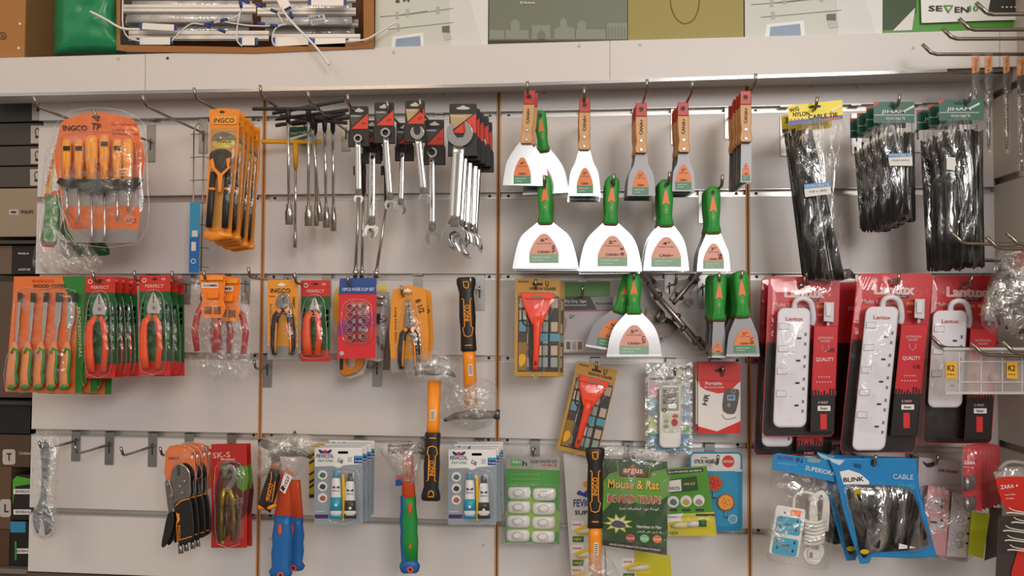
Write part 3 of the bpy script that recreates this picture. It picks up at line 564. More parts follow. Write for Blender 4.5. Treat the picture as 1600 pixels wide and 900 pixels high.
# ---- chisels
t = Thing('chisel_set', 'orange and green card of five wood chisels at the left edge', 'chisel set', 75, 435, .15, 'wood chisel cards'); a = t.part('card')
a.slab([(22, 432), (133, 431), (131, 520), (128, 615), (8, 612), (14, 540), (19, 480)], 0, .001, OR2); a.flat([(97, 432), (133, 431), (131, 520), (128, 614), (117, 614), (121, 480), (103, 455)], mat('#2e7a34', .45))
a.text('INGCO', 67, 439, 34, 4, RED); a.text('WOOD CHISEL', 77, 447, 52, 6, DARK); a.text('PROFESSIONAL', 124.5, 520, 80, 5, mat('#b9b09a', .5), 90-2)
for i, w in enumerate([2.4, 2.8, 3.4, 4.8, 6.2]):
    x = 31+20.5*i; h = t.part('blade', label='steel blade with dark tip'); s1 = [(x-w, 462), (x+w, 462), (x+w-3.5, 503), (x-1.5, 514), (x-4.5, 537), (x-8, 537), (x-6, 514), (x-w-3.5, 503)]
    h.slab(s1, .003, .007, mat('#bdbab8', .4, .6), .8); h.slab(rect(x-w-1, 457, x+w+1, 472, 1), .003, .009, DARK, 1)
    g = t.part('handle', label='orange grip with green back'); bx = x-8
    g.limb([(bx, 534, 4, .005, .010), (bx-1, 548, 8.5, .009, .010), (bx-4, 570, 8, .009, .010), (bx-5, 590, 9, .010, .010), (bx-5, 602, 9, .009, .010), (bx-5, 607, 6, .006, .010)], mat('#e88f58', .3), 14)
    g.limb([(bx-6, 552, 1.6, .004, .018), (bx-2, 544, 2.6, .006, .016), (bx+4, 548, 3, .006, .016), (bx+4, 565, 2.6, .006, .016), (bx+1, 582, 2.6, .006, .016), (bx+4, 600, 3, .006, .016)], GREEN, 8); g.limb([(bx-5, 601, 8, .0098, .010), (bx-5, 609, 5.5, .007, .010)], GREEN, 12)
blister(t, smooth([(25, 455), (60, 452), (118, 454), (117, 530), (108, 560), (106, 609), (60, 611), (9, 609), (10, 560), (20, 530)], 2), .027); t.done()
stack(t, 2, .0275, 'orange and green wood chisel card', side=.008, drop=.003, jr=.8)
# ---- red/green plier cards
def plierjaw(p, x, y, s, e0=.004, m=None):
    p.slab(smooth([(x-2*s, y), (x+2*s, y), (x+8*s, y+14*s), (x+11*s, y+26*s), (x+7*s, y+38*s), (x-7*s, y+38*s), (x-11*s, y+26*s), (x-8*s, y+14*s)], 2), e0, e0+.009, m or mat('#c4c0bc', .4, .5), 1)
    p.slab([(x-.6, y), (x+.6, y), (x+.8, y+16*s), (x-.8, y+16*s)], e0+.0085, e0+.0095, DARK); p.slab(circ(x, y+24*s, 3*s, 10), e0+.009, e0+.0105, STEEL)
def rgcard(x0, x1, y0, y1, lab, d, group, red=25, nm='pliers_card', sc=1.0):
    t = Thing(nm, lab, 'pliers', (x0+x1)/2, y0, d, group); a = t.part('card'); w = x1-x0; RG = mat('#c8322a', .35); GG = mat('#1c5a2c', .4)
    a.slab(rect(x0, y0, x1, y1, 1), 0, .001, RG); a.flat(rect(x0+1, y0+red, x1, y1-(y1-y0)*.14), GG); a.text('PERFECT', (x0+x1)/2, y0+17, w*.6, 5, mat('#e6b0a0', .5)); a.ring(x0+w*.17, y0+8, 3.5, 2.4, .0002, .0008, PAPER); a.text('CE', x1-w*.22, y0+6, 6, 3.4, PAPER); a.hole(x0+w*.5, y0+6, 9, 3)
    for i in range(3): a.flat(rect(x1-w*.16, y0+46+i*10, x1-w*.06, y0+53+i*10), mat('#93876e', .5)); a.flat(rect(x0+w*.06, y0+44+i*9, x0+w*.15, y0+50+i*9), mat('#93876e', .5))
    a.text('HIGH QUALITY', x1-w*.14, y0+105, 34, 3, mat('#6f8a5c', .5), 90)
    cx = x0+w*.42; j = t.part('jaws', label='steel jaws'); plierjaw(j, cx+2, y0+28, .95*sc)
    g = t.part('handle', label='orange handle'); OH = mat('#e8521f', .35); yb = y1-10
    g.limb([(cx-3, y0+62*sc, 5, .006, .008), (cx-12*sc, y0+76*sc, 6, .008, .008), (cx-14*sc, y0+100*sc, 7, .008, .008), (cx-13*sc, y0+125*sc, 7.5, .008, .008), (cx-10*sc, yb, 6.5, .006, .008)], OH, 12, .8)
    g = t.part('handle', label='orange handle'); g.limb([(cx+4, y0+62*sc, 5, .006, .008), (cx+9*sc, y0+74*sc, 4.6, .008, .008), (cx+11*sc, y0+92*sc, 4.6, .008, .008), (cx+12*sc, y0+112*sc, 5, .008, .008), (cx+8*sc, yb, 5.6, .006, .008)], OH, 12, .8)
    n = t.part('guard', label='dark green pivot guard'); n.slab(smooth([(cx-13*sc, y0+62*sc), (cx, y0+58*sc), (cx+16*sc, y0+61*sc), (cx+10*sc, y0+70*sc), (cx, y0+72*sc), (cx-8*sc, y0+72*sc)], 2), .003, .013, mat('#1e6a38', .35), 1)
    blister(t, smooth([(cx-12, y0+30), (cx+2, y0+22), (cx+16, y0+30), (cx+20, y0+62), (cx+22, y0+110), (cx+18, y1-6), (cx-16, y1-6), (cx-21, y0+100), (cx-18, y0+60)], 2), .021); t.done(); return t
t = rgcard(133, 180, 432, 591, 'red and green combination plier card beside the chisel set, front of its stack', .15, 'red and green combination plier cards'); stack(t, 3, .017, 'red and green plier card, stack beside the chisels', side=.002)
t = rgcard(217, 266, 430, 586, 'red and green combination plier card left of the red gripped pliers, front card', .155, 'red and green combination plier cards'); stack(t, 2, .017, 'red and green plier card, stack beside the red grips', side=.003, drop=.002)
# ---- red handled pliers on orange hangers in bags
def redplier(x, y, lab, d, tilt=0, ho=0, g='pliers with red grips on orange plastic hangers'):
    t = Thing('pliers', lab, 'pliers', x, y, d, g); R_ = mat('#b5322c', .35)
    j = t.part('jaws', label='dark steel jaws'); plierjaw(j, x, y, .9, 0, mat('#57504c', .35, .8))
    for s in (-1, 1):
        h = t.part('handle', label='red grip'); h.limb([(x+s*5, y+32, 4, .005, .004), (x+s*(13+tilt), y+48, 5, .006, .004), (x+s*(18+tilt), y+75, 5.2, .0065, .004), (x+s*(14+tilt), y+108, 4.6, .006, .004)], R_, 12)
    hg = t.part('hanger', label='orange plastic hanger'); x += ho; hg.slab([(x-22, y-12), (x+18, y-12), (x+20, y-4), (x+16, y+28), (x+20, y+40), (x+14, y+56), (x-16, y+56), (x-20, y+40), (x-17, y+28)], .010, .013, mat('#f0801a', .35), .8)
    hg.box(x-14, y+38, x-2, y+50, .013, .0135, mat('#7a4a2c', .6)); hg.box(x+1, y+38, x+12, y+50, .013, .0135, mat('#7a4a2c', .6)); hg.slab(rect(x-18, y+1, x+8, y+9, 1), .013, .0136, PAPER); hg.text('COMBI', x-5, y+5, 22, 4, INK, 0, .0142)
    hg.slab(rect(x-20, y-10, x+16, y-3), .013, .018, mat('#f59a35', .35), 1); hg.slab(rect(x-10, y+14, x+8, y+26, 3), .013, .019, mat('#f0801a', .35), 2)
    x -= ho; c = t.part('bag'); c.dome(smooth([(x-30, y-4), (x, y-8), (x+26, y), (x+34, y+60), (x+33, y+130), (x+20, y+155), (x-10, y+150), (x-28, y+140), (x-34, y+70)], 2), .002, .016, film(.05, .32, 40, rough=.16, bump=.8, milk=.3), .4, 6, .0015); t.done()
redplier(322, 441, 'red gripped pliers under an orange hanger, left pair', .135, 0, 11); redplier(362, 446, 'red gripped pliers under an orange hanger, right pair', .12, 4, -6); redplier(346, 444, 'red gripped pliers, middle pair between the other two', .105, -4)
# ---- bottom row: adjustable wrench
t = Thing('adjustable_wrench', 'chrome adjustable wrench in clear bag, jaws down, bottom left', 'wrench', 70, 680, .08); a = t.part('handle'); BS = mat('#a5b4be', .3, 1)
a.slab(smooth([(64, 692), (70, 687), (78, 692), (79, 705), (77, 740), (73, 780), (74, 793), (64, 797), (58, 793), (64, 770), (65, 730), (63, 705)], 2), 0, .010, BS, 2); a.text('250MM CR-V', 70, 745, 62, 5, mat('#6f7d86', .4), 92, .0108)
a.ring(71, 697, 6, 3, .008, .011, STEEL)
b = t.part('jaw'); b.slab(smooth([(57, 790), (66, 785), (76, 790), (83, 808), (85, 820), (78, 832), (70, 836), (69, 820), (63, 814), (60, 834), (54, 826), (51, 806)], 2), -.002, .014, BS, 2); b.limb([(58, 803, 5, .005, .014), (68, 800, 5, .005, .014)], STEEL, 10)
c = t.part('bag'); c.dome(smooth([(52, 678), (93, 676), (92, 740), (90, 800), (86, 838), (52, 838), (48, 790), (50, 730)], 2), .0, .022, BAG, .4, 6, .002); t.done()
# ---- locking pliers
t = Thing('locking_pliers', 'curved jaw locking pliers with black grips, front of the stack', 'pliers', 285, 705, .13, 'locking pliers on orange cards'); a = t.part('card')
a.slab(smooth([(259, 704), (275, 697), (292, 700), (304, 712), (304, 770), (262, 770)], 2), 0, .001, OR2); a.text('INGCO', 272, 716, 17, 4, DARK); a.text('10', 300, 709, 6, 4, DARK)
j = t.part('jaw', label='nickel curved jaws'); NI = mat('#9d9791', .35, 1)
j.slab(smooth([(268, 735), (278, 724), (288, 727), (297, 738), (298, 760), (297, 778), (282, 783), (272, 788), (270, 770), (267, 752)], 2), .004, .014, NI, 1.6); j.slab([(276, 728), (281, 728), (281, 742), (277, 744)], .0135, .0145, DARK)
j.slab(smooth([(258, 752), (264, 750), (270, 770), (272, 785), (268, 803), (263, 798), (260, 775)], 2), .003, .012, NI, 1)
for x, y in ((287, 753), (280, 761), (284, 771), (261, 758), (267, 776)): b = t.part('rivet'); b.slab(circ(x, y, 3, 12), .012, .0165, STEEL, .8)
g = t.part('handle', label='black grip lettered in orange'); g.slab(smooth([(272, 790), (285, 781), (297, 778), (302, 800), (304, 835), (300, 845), (280, 852), (277, 830), (275, 805)], 2), .002, .018, BLACK, 2.5)
g.tube([(274, 791, .018), (283, 783, .018), (296, 779, .018)], .0011, ORANGE, 6, 3); g.tube([(279, 803, .0185), (276, 820, .0185), (277, 845, .0185), (300, 838, .018)], .0009, ORANGE, 6); g.slab([(275, 801), (280, 803), (281, 812), (278, 818)], .0175, .0188, ORANGE); g.text('INGCO', 280, 832, 22, 4, ORANGE, 90, .0192)
g = t.part('handle', label='black rear grip'); g.slab(smooth([(262, 803), (271, 800), (272, 820), (266, 840), (258, 854), (252, 853), (256, 830)], 2), .002, .014, BLACK, 2)
s = t.part('adjusting_screw', label='silver adjusting screw'); s.limb([(281, 850, 3, .004, .008), (282, 858, 4, .005, .008), (283, 865, 4, .005, .008)], STEEL, 10)
blister(t, smooth([(258, 706), (274, 695), (294, 698), (307, 712), (307, 745), (302, 752), (300, 785), (262, 800), (257, 760)], 2), .020, m=SHEET); t.done()
stack(t, 3, .014, 'curved jaw locking pliers', side=.003, jr=.8)
# ---- pruners
t = Thing('pruning_shears', 'pruning shears on a red patterned card with green leaves, front one', 'shears', 358, 700, .10, 'pruning shears cards'); a = t.part('card'); a.slab(rect(330, 694, 386, 856, 1), 0, .001, mat('#b42a26', .3, coat=.3))
a.flat(smooth([(345, 730), (372, 722), (386, 740), (386, 800), (340, 850), (332, 800)], 2), mat('#5b2420', .4), .0005); a.flat(smooth([(366, 735), (386, 728), (386, 765), (372, 762)], 2), mat('#5f8a2a', .5), .0008); a.flat(smooth([(346, 725), (356, 722), (360, 738), (350, 748)], 2), mat('#3f6a2a', .5), .0008)
a.flat(smooth([(345, 845), (352, 820), (350, 850)], 2), mat('#8aa04a', .5), .0009)
a.text('SK-S', 346, 711, 28, 9, mat('#e0a8a0', .5), -4); a.text('PRUNING', 356, 718, 22, 3, PAPER)
j = t.part('blade', label='steel curved blades'); j.slab(smooth([(347, 738), (356, 726), (365, 728), (370, 742), (366, 758), (358, 764), (352, 760), (361, 750), (362, 738), (357, 734), (352, 745)], 2), .004, .010, STEEL, 1); j.slab(circ(355, 766, 4, 12), .008, .013, STEEL, 1)
for s in (-1, 1):
    g = t.part('handle', label='gold and dark handle'); x = 355+s*8; g.limb([(354+s*3, 762, 4, .005, .008), (x, 778, 5, .006, .008), (x+s, 792, 4, .006, .008)], mat('#b59a3a', .3, .7), 12); g.limb([(x+s, 790, 4.6, .006, .008), (x+s*2, 820, 5, .006, .008), (x+s*1, 845, 4.5, .005, .008)], mat('#6a5426', .35, .4), 12)
blister(t, smooth([(336, 732), (352, 722), (374, 724), (382, 745), (376, 800), (374, 850), (340, 850), (336, 800)], 2), .019); t.done()
stack(t, 1, .013, 'pruning shears card behind the front red one')
# ================================================================== PANEL 2 : T wrenches, combination wrenches, plier cards, hammers
BLKR = mat('#211d1b', .45, name='black_rubber'); SOCK = mat('#cbc8c4', .25, 1, name='socket_steel')
def twrench(lab, bx0, by0, bx1, by1, x0, y0, x1, y1, d, barm=None, colm=None, col=20, rb=3, sw=6.5, sh=30, nm='t_handle_wrench'):
    t = Thing(nm, lab, 'T wrench', x0, y0, d, 'black T handled socket wrenches' if not barm else None); b = t.part('handle_bar')
    b.limb([(bx0, by0, rb*.8, .0035), (bx0+2, by0, rb, .004), (bx1-2, by1, rb, .004), (bx1, by1, rb*.8, .0035)], barm or BLKR, 12)
    c = t.part('collar'); k = col/max(1, math.hypot(x1-x0, y1-y0)); c.limb([(x0, y0, 4.6, .0055), (x0+(x1-x0)*k, y0+(y1-y0)*k, 3.4, .004)], barm or BLKR, 12)
    s = t.part('shaft', label='chrome shaft'); q = 1-sh/math.hypot(x1-x0, y1-y0)
    s.limb([(x0+(x1-x0)*k, y0+(y1-y0)*k, 2.3, .0027), (x0+(x1-x0)*q, y0+(y1-y0)*q, 2.3, .0027)], CHROME, 12)
    o = t.part('socket', label='steel socket'); a_ = (x0+(x1-x0)*q, y0+(y1-y0)*q); m_ = (x0+(x1-x0)*(q+.035), y0+(y1-y0)*(q+.035)); o.limb([(a_[0], a_[1]-2, sw*.7, .006), (m_[0], m_[1], sw*.75, .007), (m_[0], m_[1]+3, sw, .0078), (x1, y1, sw, .0078)], SOCK, 14)
    o.slab(circ(x1, y1, 1, 6), 0, .0001, DARK) if 0 else None
    t.done()
twrench('black T wrench with a single straight chrome shaft, leftmost', 394, 170, 500, 170, 450, 170, 452, 351, .150)
twrench('black T wrench, second shaft from the left', 425, 177, 538, 157, 482, 168, 482, 353, .130)
twrench('black T wrench with the slanted shaft', 432, 186, 545, 172, 487, 180, 500, 346, .112, sw=5)
twrench('black T wrench, long straight shaft right of the slanted one', 437, 181, 543, 192, 507, 184, 510, 356, .094, sw=6)
twrench('black T wrench, rightmost shaft by the wrench cards', 455, 194, 548, 184, 520, 186, 521, 361, .076, sw=5.2, sh=34)
twrench('black T wrench mostly hidden behind the slanted one', 430, 196, 540, 178, 492, 188, 494, 353, .060, sw=5)
twrench('yellow T wrench with a long thin steel shaft', 408, 221, 502, 222, 462, 221, 461, 387, .05, mat('#e0a01e', .4), None, 42, 3.6, 3.6, 28)
t = Thing('price_card', 'dark green card with pale printing behind the T wrenches', 'card', 470, 200, .04); a = t.part('card'); a.slab(rect(449, 198, 486, 226), 0, .001, mat('#1e6440', .4)); a.slab([(446, 180), (462, 180), (468, 196), (450, 200)], 0, .001, mat('#e6dca8', .5)); a.text('Smart Tools', 466, 207, 24, 4, PAPER, -6); a.flat([(452, 216), (486, 206), (486, 209), (452, 220)], PAPER, .0006); a.flat([(458, 224), (486, 214), (486, 218), (468, 225)], PAPER, .0006); t.done()
# ---- combination wrenches on hanger cards
WR = mat('#dedcda', .13, 1, name='wrench_chrome'); RTRI = mat('#d93a26', .4); 
def openend(p, x, y, r, ang, e0=0, th=.006):
    # jaw: C shaped head opening towards ang
    a0 = ang+38; pts = circ(x, y, r, 18, a0=a0, a1=ang+322); 
    ca, sa = math.cos(math.radians(ang)), math.sin(math.radians(ang)); nx, ny = -sa, ca; g = r*.46
    inn = [(x+ca*r*.85-nx*g*1.0, y+sa*r*.85-ny*g*1.0), (x+ca*r*.05-nx*g, y+sa*r*.05-ny*g), (x-ca*r*.32-nx*g*.5, y-sa*r*.32-ny*g*.5), (x-ca*r*.32+nx*g*.5, y-sa*r*.32+ny*g*.5), (x+ca*r*.05+nx*g, y+sa*r*.05+ny*g), (x+ca*r*.85+nx*g, y+sa*r*.85+ny*g)]
    p.slab(pts+inn, e0, e0+th, WR, .8)
def wrench(lab, card, ringc, ro, end, rj, d, w0=5, w1=6, ang=80, big=None, grp='combination wrenches on black hanger cards', n=0):
    x0, y0, x1, y1 = card; t = Thing('combination_wrench', lab, 'wrench', x0, y0, d, grp)
    c = t.part('hanger_card', label='black hanger card with red corner'); w = x1-x0; tl = (end[0]-ringc[0])/(end[1]-ringc[1]); mx_ = (x0+x1)/2
    c.slab([(x0, y0+2), (x0+2, y0), (x1-2, y0), (x1, y0+2), (x1, y0+(y1-y0)*.55), (x1+2, y0+(y1-y0)*.62), (x1+2, y1), (x0-2, y1), (x0-2, y0+(y1-y0)*.62), (x0, y0+(y1-y0)*.55)], -.0012, .0, BLACK)
    c.slab([(x0-1, y0+(y1-y0)*.60), (x1+1, y0+(y1-y0)*.60), (x1+1, y1-1), (x0-1, y1-1)], 0, .008, BLACK, 1)
    c.flat([(x1-1, y0+(y1-y0)*.18), (x1-1, y0+(y1-y0)*.55), (x0+3, y0+(y1-y0)*.55)], RTRI); c.flat([(x0+1, y0+(y1-y0)*.2), (x1-6, y0+(y1-y0)*.2), (x0+4, y0+(y1-y0)*.5)], mat('#4a4440', .5) if not big else mat('#b99a6a', .5), .0002)
    c.text('FORPRO', x0+w*.34, y0+(y1-y0)*.24, w*.5, 2.6, PAPER, 0, .0006); c.text('CrV', x1-w*.25, y0+(y1-y0)*.42, w*.22, 4, DARK, 0, .0008)
    c.flat(smooth([(mx_-w*.26, y0+7), (mx_-w*.1, y0+4.5), (mx_, y0+2.5), (mx_+w*.1, y0+4.5), (mx_+w*.26, y0+7), (mx_+w*.15, y0+9), (mx_-w*.15, y0+9)], 2), mat('#c9c0b8', .6), .0004)
    h = t.part('wrench', label='polished chrome wrench'); rx, ry = ringc
    if big: openend(h, rx, ry, ro, -95, .006, .008)
    else: h.ring(rx, ry, ro, ro*.62, .004, .014, WR, 20)
    L = math.hypot(end[0]-rx, end[1]-ry); ux, uy = (end[0]-rx)/L, (end[1]-ry)/L
    A_ = (rx+ux*ro*.8, ry+uy*ro*.8); B_ = (end[0]-ux*rj*.7, end[1]-uy*rj*.7)
    f = lambda k: (A_[0]+(B_[0]-A_[0])*k, A_[1]+(B_[1]-A_[1])*k)
    h.limb([f(0)+(w0*.9, .0035, .007), f(.12)+(w0, .003, .006), f(.85)+(w1, .003, .004), f(1)+(w1*1.1, .0035, .004)], WR, 14, .7)
    openend(h, end[0], end[1], rj, ang, 0, .007)
    t.done(); return t
wrench('small chrome wrench on the leftmost red-cornered card', (546, 166, 576, 230), (559, 216), 6.5, (560, 311), 8, .165, 5, 5, 95)
wrench('chrome wrench on a lower card, second from left', (568, 188, 594, 256), (582, 230), 8.5, (580, 361), 12, .125, 5.5, 6, 100)
wrench('thin chrome wrench behind the second one from left', (573, 196, 596, 252), (585, 232), 8, (575, 366), 9, .105, 4, 4.5, 110)
wrench('chrome wrench slightly tilted on the card with raised top', (585, 160, 616, 225), (602, 207), 7.5, (610, 320), 10, .160, 5, 5, 95)
wrench('tiny chrome wrench on a low card beside the raised one', (619, 192, 645, 252), (629, 231), 7, (626, 327), 9, .10, 4, 4.5, 110)
wrench('chrome wrench with an open jaw upwards on a tilted card', (633, 157, 664, 223), (652, 207), 11, (663, 310), 9.5, .155, 6, 5.5, 100, True)
wrench('chrome wrench on a low card between tilted card and big stack', (664, 187, 694, 258), (675, 238), 8, (675, 370), 12, .115, 5, 5.5, 75)
t = wrench('large chrome wrench with wide open jaw, front of the stack at right', (702, 162, 745, 245), (718, 208), 21, (709, 368), 19, .175, 10, 9, 62, True); stack(t, 4, .0165, 'large chrome combination wrench in the right stack', side=.004, drop=.003, jr=2)
def bar(lab, x0, y0, x1, y1, d):
    t = Thing('extension_bar', lab, 'extension bar', x0, y0, d, 'long chrome extension bars'); a = t.part('shaft'); q = lambda k: (x0+(x1-x0)*k, y0+(y1-y0)*k)
    a.limb([q(0)+(2, .003), q(.93)+(2.6, .003)], SOCK, 12); b = t.part('drive_end'); b.limb([q(.92)+(4.4, .005), q(.95)+(5, .0055), q(.985)+(5, .0055)], CHROME, 14); b.limb([q(.985)+(3.4, .004), q(1.02)+(3.4, .004)], DARK, 12)
    c = t.part('handle', label='dark upper grip'); c.limb([(x0-.5, 240, 4, .005), (x0, y0+4, 4, .005)], mat('#5a5654', .3, .8), 12); c.box(x0-9, 259, x0+4, 274, .001, .004, BLACK); t.done()
bar('long chrome extension bar, left of the close pair', 561, 300, 555, 432, .080); bar('long chrome extension bar, right of the close pair', 568, 298, 565, 432, .066); bar('long chrome extension bar hanging at a slant', 604, 320, 587, 432, .062)
# ---- row 3 : plier cards
def ipliers(x0, y0, x1, y1, lab, kind, d, grey=True, rnd=0, txt=1, group=None):
    t = Thing('pliers_card', lab, 'pliers', (x0+x1)/2, y0, d, group); a = t.part('card'); YO = mat('#e8962a', .35, coat=.2); cx = (x0+x1)/2
    a.slab(rect(x0, y0, x1, y1, 2) if not rnd else smooth([(x0, y1), (x0, y0+20), (x0+6, y0+6), (cx, y0), (x1-6, y0+6), (x1, y0+20), (x1, y1)], 2)[:-2]+[(x1, y1), (x0, y1)], 0, .001, YO)
    a.flat([(x0, y1), (x1, y1), (x1, y1-20), (x0, y1-22)], mat('#8f8c8a', .4)) ; a.hole(cx-2, y0+8, 12, 4, WHITE)
    if not rnd: a.text('INGCO', cx-4, y0+17, 31, 7, DARK); a.text('HARD', x1-7, y0+36, 18, 4, DARK, 90); a.flat(rect(x0+2, y0+25, x0+12, y0+27), RED); a.text('Industrial', x0+5, y0+58, 40, 3, mat('#8a4a1a', .5), 90)
    else: a.slab(rect(cx-10, y0+10, cx+8, y0+16, 2), 0, .0006, mat('#f0a040', .4)); a.text('INGCO', cx-1, y0+13, 14, 4, DARK, 0, .0012); a.text('Long Nose Pliers', x0+6, y0+62, 56, 3.5, DARK, 90); a.text('8 1/2', x1-10, y0+32, 22, 9, INK, 70)
    j = t.part('jaws', label='steel jaws'); jy = y0+(22 if not rnd else 24); JS = mat('#8f8b88', .35, .9)
    if kind == 'diag': j.slab(smooth([(cx-3, jy), (cx+4, jy), (cx+10, jy+10), (cx+9, jy+22), (cx-8, jy+22), (cx-10, jy+10)], 2), .004, .013, JS, 1); j.slab([(cx-.5, jy+2), (cx+1.5, jy+2), (cx+1, jy+14), (cx, jy+14)], .0125, .0135, DARK); py = jy+24
    else: j.slab([(cx-4, jy), (cx+1, jy-1), (cx+6, jy+28), (cx+8, jy+43), (cx-8, jy+43), (cx-7, jy+25)], .004, .013, JS, 1.2); j.slab([(cx-1, jy+2), (cx, jy+2), (cx+2, jy+40), (cx+.6, jy+40)], .0125, .0137, DARK); py = jy+43
    cfg = [(-1, 0), (1, 0)]
    for s, _ in cfg:
        h = t.part('handle', label='black and orange grip'); yb = y1-8 if not rnd else y1-6; xx = 13 if not rnd else 11; ln = yb-py
        h.limb([(cx+s*2, py-1, 4.5, .006, .008), (cx+s*xx*.85, py+ln*.15, 5.5, .008, .008), (cx+s*(xx+1), py+ln*.5, 5.5, .008, .008), (cx+s*(xx+2), py+ln*.8, 4.6, .007, .008), (cx+s*(xx), yb, 4, .006, .008)], BLACK, 12, .8)
        h.limb([(cx+s*3, py, 5, .0065, .008), (cx+s*xx*.6, py+5, 4.6, .0075, .0088)], ORANGE, 10)
        h.limb([(cx+s*(xx-3), py+ln*.3, 1.6, .003, .0145), (cx+s*(xx-1), py+ln*.8, 1.5, .003, .0135), (cx+s*(xx-1), yb-2, 2, .003, .011)], ORANGE, 8)
    blister(t, smooth([(cx-8, jy-2), (cx+6, jy-4), (cx+14, jy+16), (cx+20, py+12), (cx+22, y1-12), (cx+16, y1-3), (cx-16, y1-3), (cx-21, y1-14), (cx-19, py+10), (cx-13, jy+16)], 2), .020); t.done(); return t
ipliers(418, 437, 466, 562, 'orange card with black gripped diagonal cutting pliers', 'diag', .13)
t = rgcard(470, 516, 438, 565, 'small red and green card with orange gripped diagonal pliers', .12, None, 25, sc=.78)
t = ipliers(612, 446, 666, 582, 'long nose pliers on a round topped orange card, front one', 'nose', .11, rnd=1, group='long nose pliers cards'); stack(t, 1, .018, 'long nose pliers card behind the front one', side=.008)
# ---- pipe cutter pack and grey puller pack behind the hose clips
t = Thing('pipe_cutter_pack', 'yellow rounded pack with orange pipe cutter, behind the hose clips', 'tool pack', 545, 445, .075); a = t.part('card')
a.slab(smooth([(520, 470), (524, 452), (540, 445), (590, 445), (606, 452), (609, 475), (609, 560), (575, 562), (568, 585), (530, 588), (528, 540), (520, 510)], 2), 0, .001, mat('#c9bfae', .35)); a.flat(smooth([(522, 470), (526, 454), (538, 448), (540, 510), (524, 510)], 2), mat('#e6c23a', .4)); a.flat(rect(590, 445, 606, 456), mat('#d9c668', .4)); a.flat(rect(588, 456, 609, 560), mat('#a19a92', .4), .0004)
b = t.part('pipe_cutter', label='orange pipe cutter'); b.slab(smooth([(531, 558), (541, 558), (541, 568), (546, 574), (555, 572), (556, 560), (566, 558), (568, 568), (563, 578), (550, 585), (532, 586)], 2), .002, .014, mat('#d9802a', .3, .3), 1.5); b.slab(rect(531, 560, 536, 578), .013, .0145, DARK); b.slab(circ(556, 580, 2.5, 10), .013, .016, STEEL)
for y in (464, 474): b = t.part('pin', label='grey steel pin'); b.limb([(589, y, 3, .004, .006), (602, y, 3, .004, .006)], SOCK, 10)
b = t.part('wheel'); b.slab(rect(589, 490, 594, 505, 1), .002, .010, BLACK); b.ball = None; b.slab(circ(600, 497, 5, 14), .002, .010, mat('#8f8372', .35, .8), 1)
b = t.part('arm', label='thin steel arms'); b.tube([(589, 525, .004), (600, 545, .004)], .0014, STEEL, 6); b.tube([(589, 532, .004), (598, 548, .004)], .0012, STEEL, 6)
blister(t, smooth([(586, 455), (608, 455), (609, 500), (607, 558), (570, 560), (568, 584), (530, 586), (529, 500), (560, 456)], 2), .018, m=SHEET); t.done()
p = solo('reamer', 'narrow grey pointed steel blade left of the long nose pliers', 'tool', 603, 540, .098); p.slab([(606, 505), (609, 553), (609, 578), (598, 578), (600, 552)], 0, .004, mat('#5b4f48', .4, .7), 1); fin(p)
# ---- hose clips
t = Thing('hose_clip_card', 'red and blue card of ten steel hose clips in two columns', 'card', 558, 435, .135); a = t.part('card', label='red and blue printed card'); RC = mat('#d42a30', .35, coat=.3)
a.slab([(529, 458), (588, 458), (587, 560), (528, 560)], 0, .001, RC); a.slab([(531, 435), (588, 434), (588, 459), (529, 459)], 0, .0012, mat('#24488f', .35, coat=.3)); a.text('10PCS HOSE CLIP SET', 560, 452, 50, 5, mat('#cfd6ea', .5)); a.hole(553, 442, 14, 4, mat('#c9b89a', .5))
for i in range(9): a.slab([(528, 503+i*2.6), (588, 487+i*2.6), (588, 488+i*2.6), (528, 505+i*2.6)], 0, .0003, mat('#8f2e78', .4))
a.ring(534, 552, 3.4, 0.1, .0001, .0004, mat('#b9b0b0', .5))
for i in range(5):
    y = 478+12.3*i
    for x in (546.5, 568):
        c = t.part('hose_clip', label='round steel hose clip'); c.ring(x, y+(2 if x < 550 else 0), 5.6, 4.5, .001, .009, STEEL, 18); c.slab([(x+(-2 if x > 550 else -1)+(5.6 if x < 550 else -6), y-4), (x+(9 if x < 550 else -3), y-5), (x+(9 if x < 550 else -3), y+3), (x+(4 if x < 550 else -8), y+3)], .002, .011, STEEL, .8)
blister(t, smooth([(536, 476), (558, 468), (580, 476), (579, 528), (560, 536), (536, 530)], 2), .014); t.done()
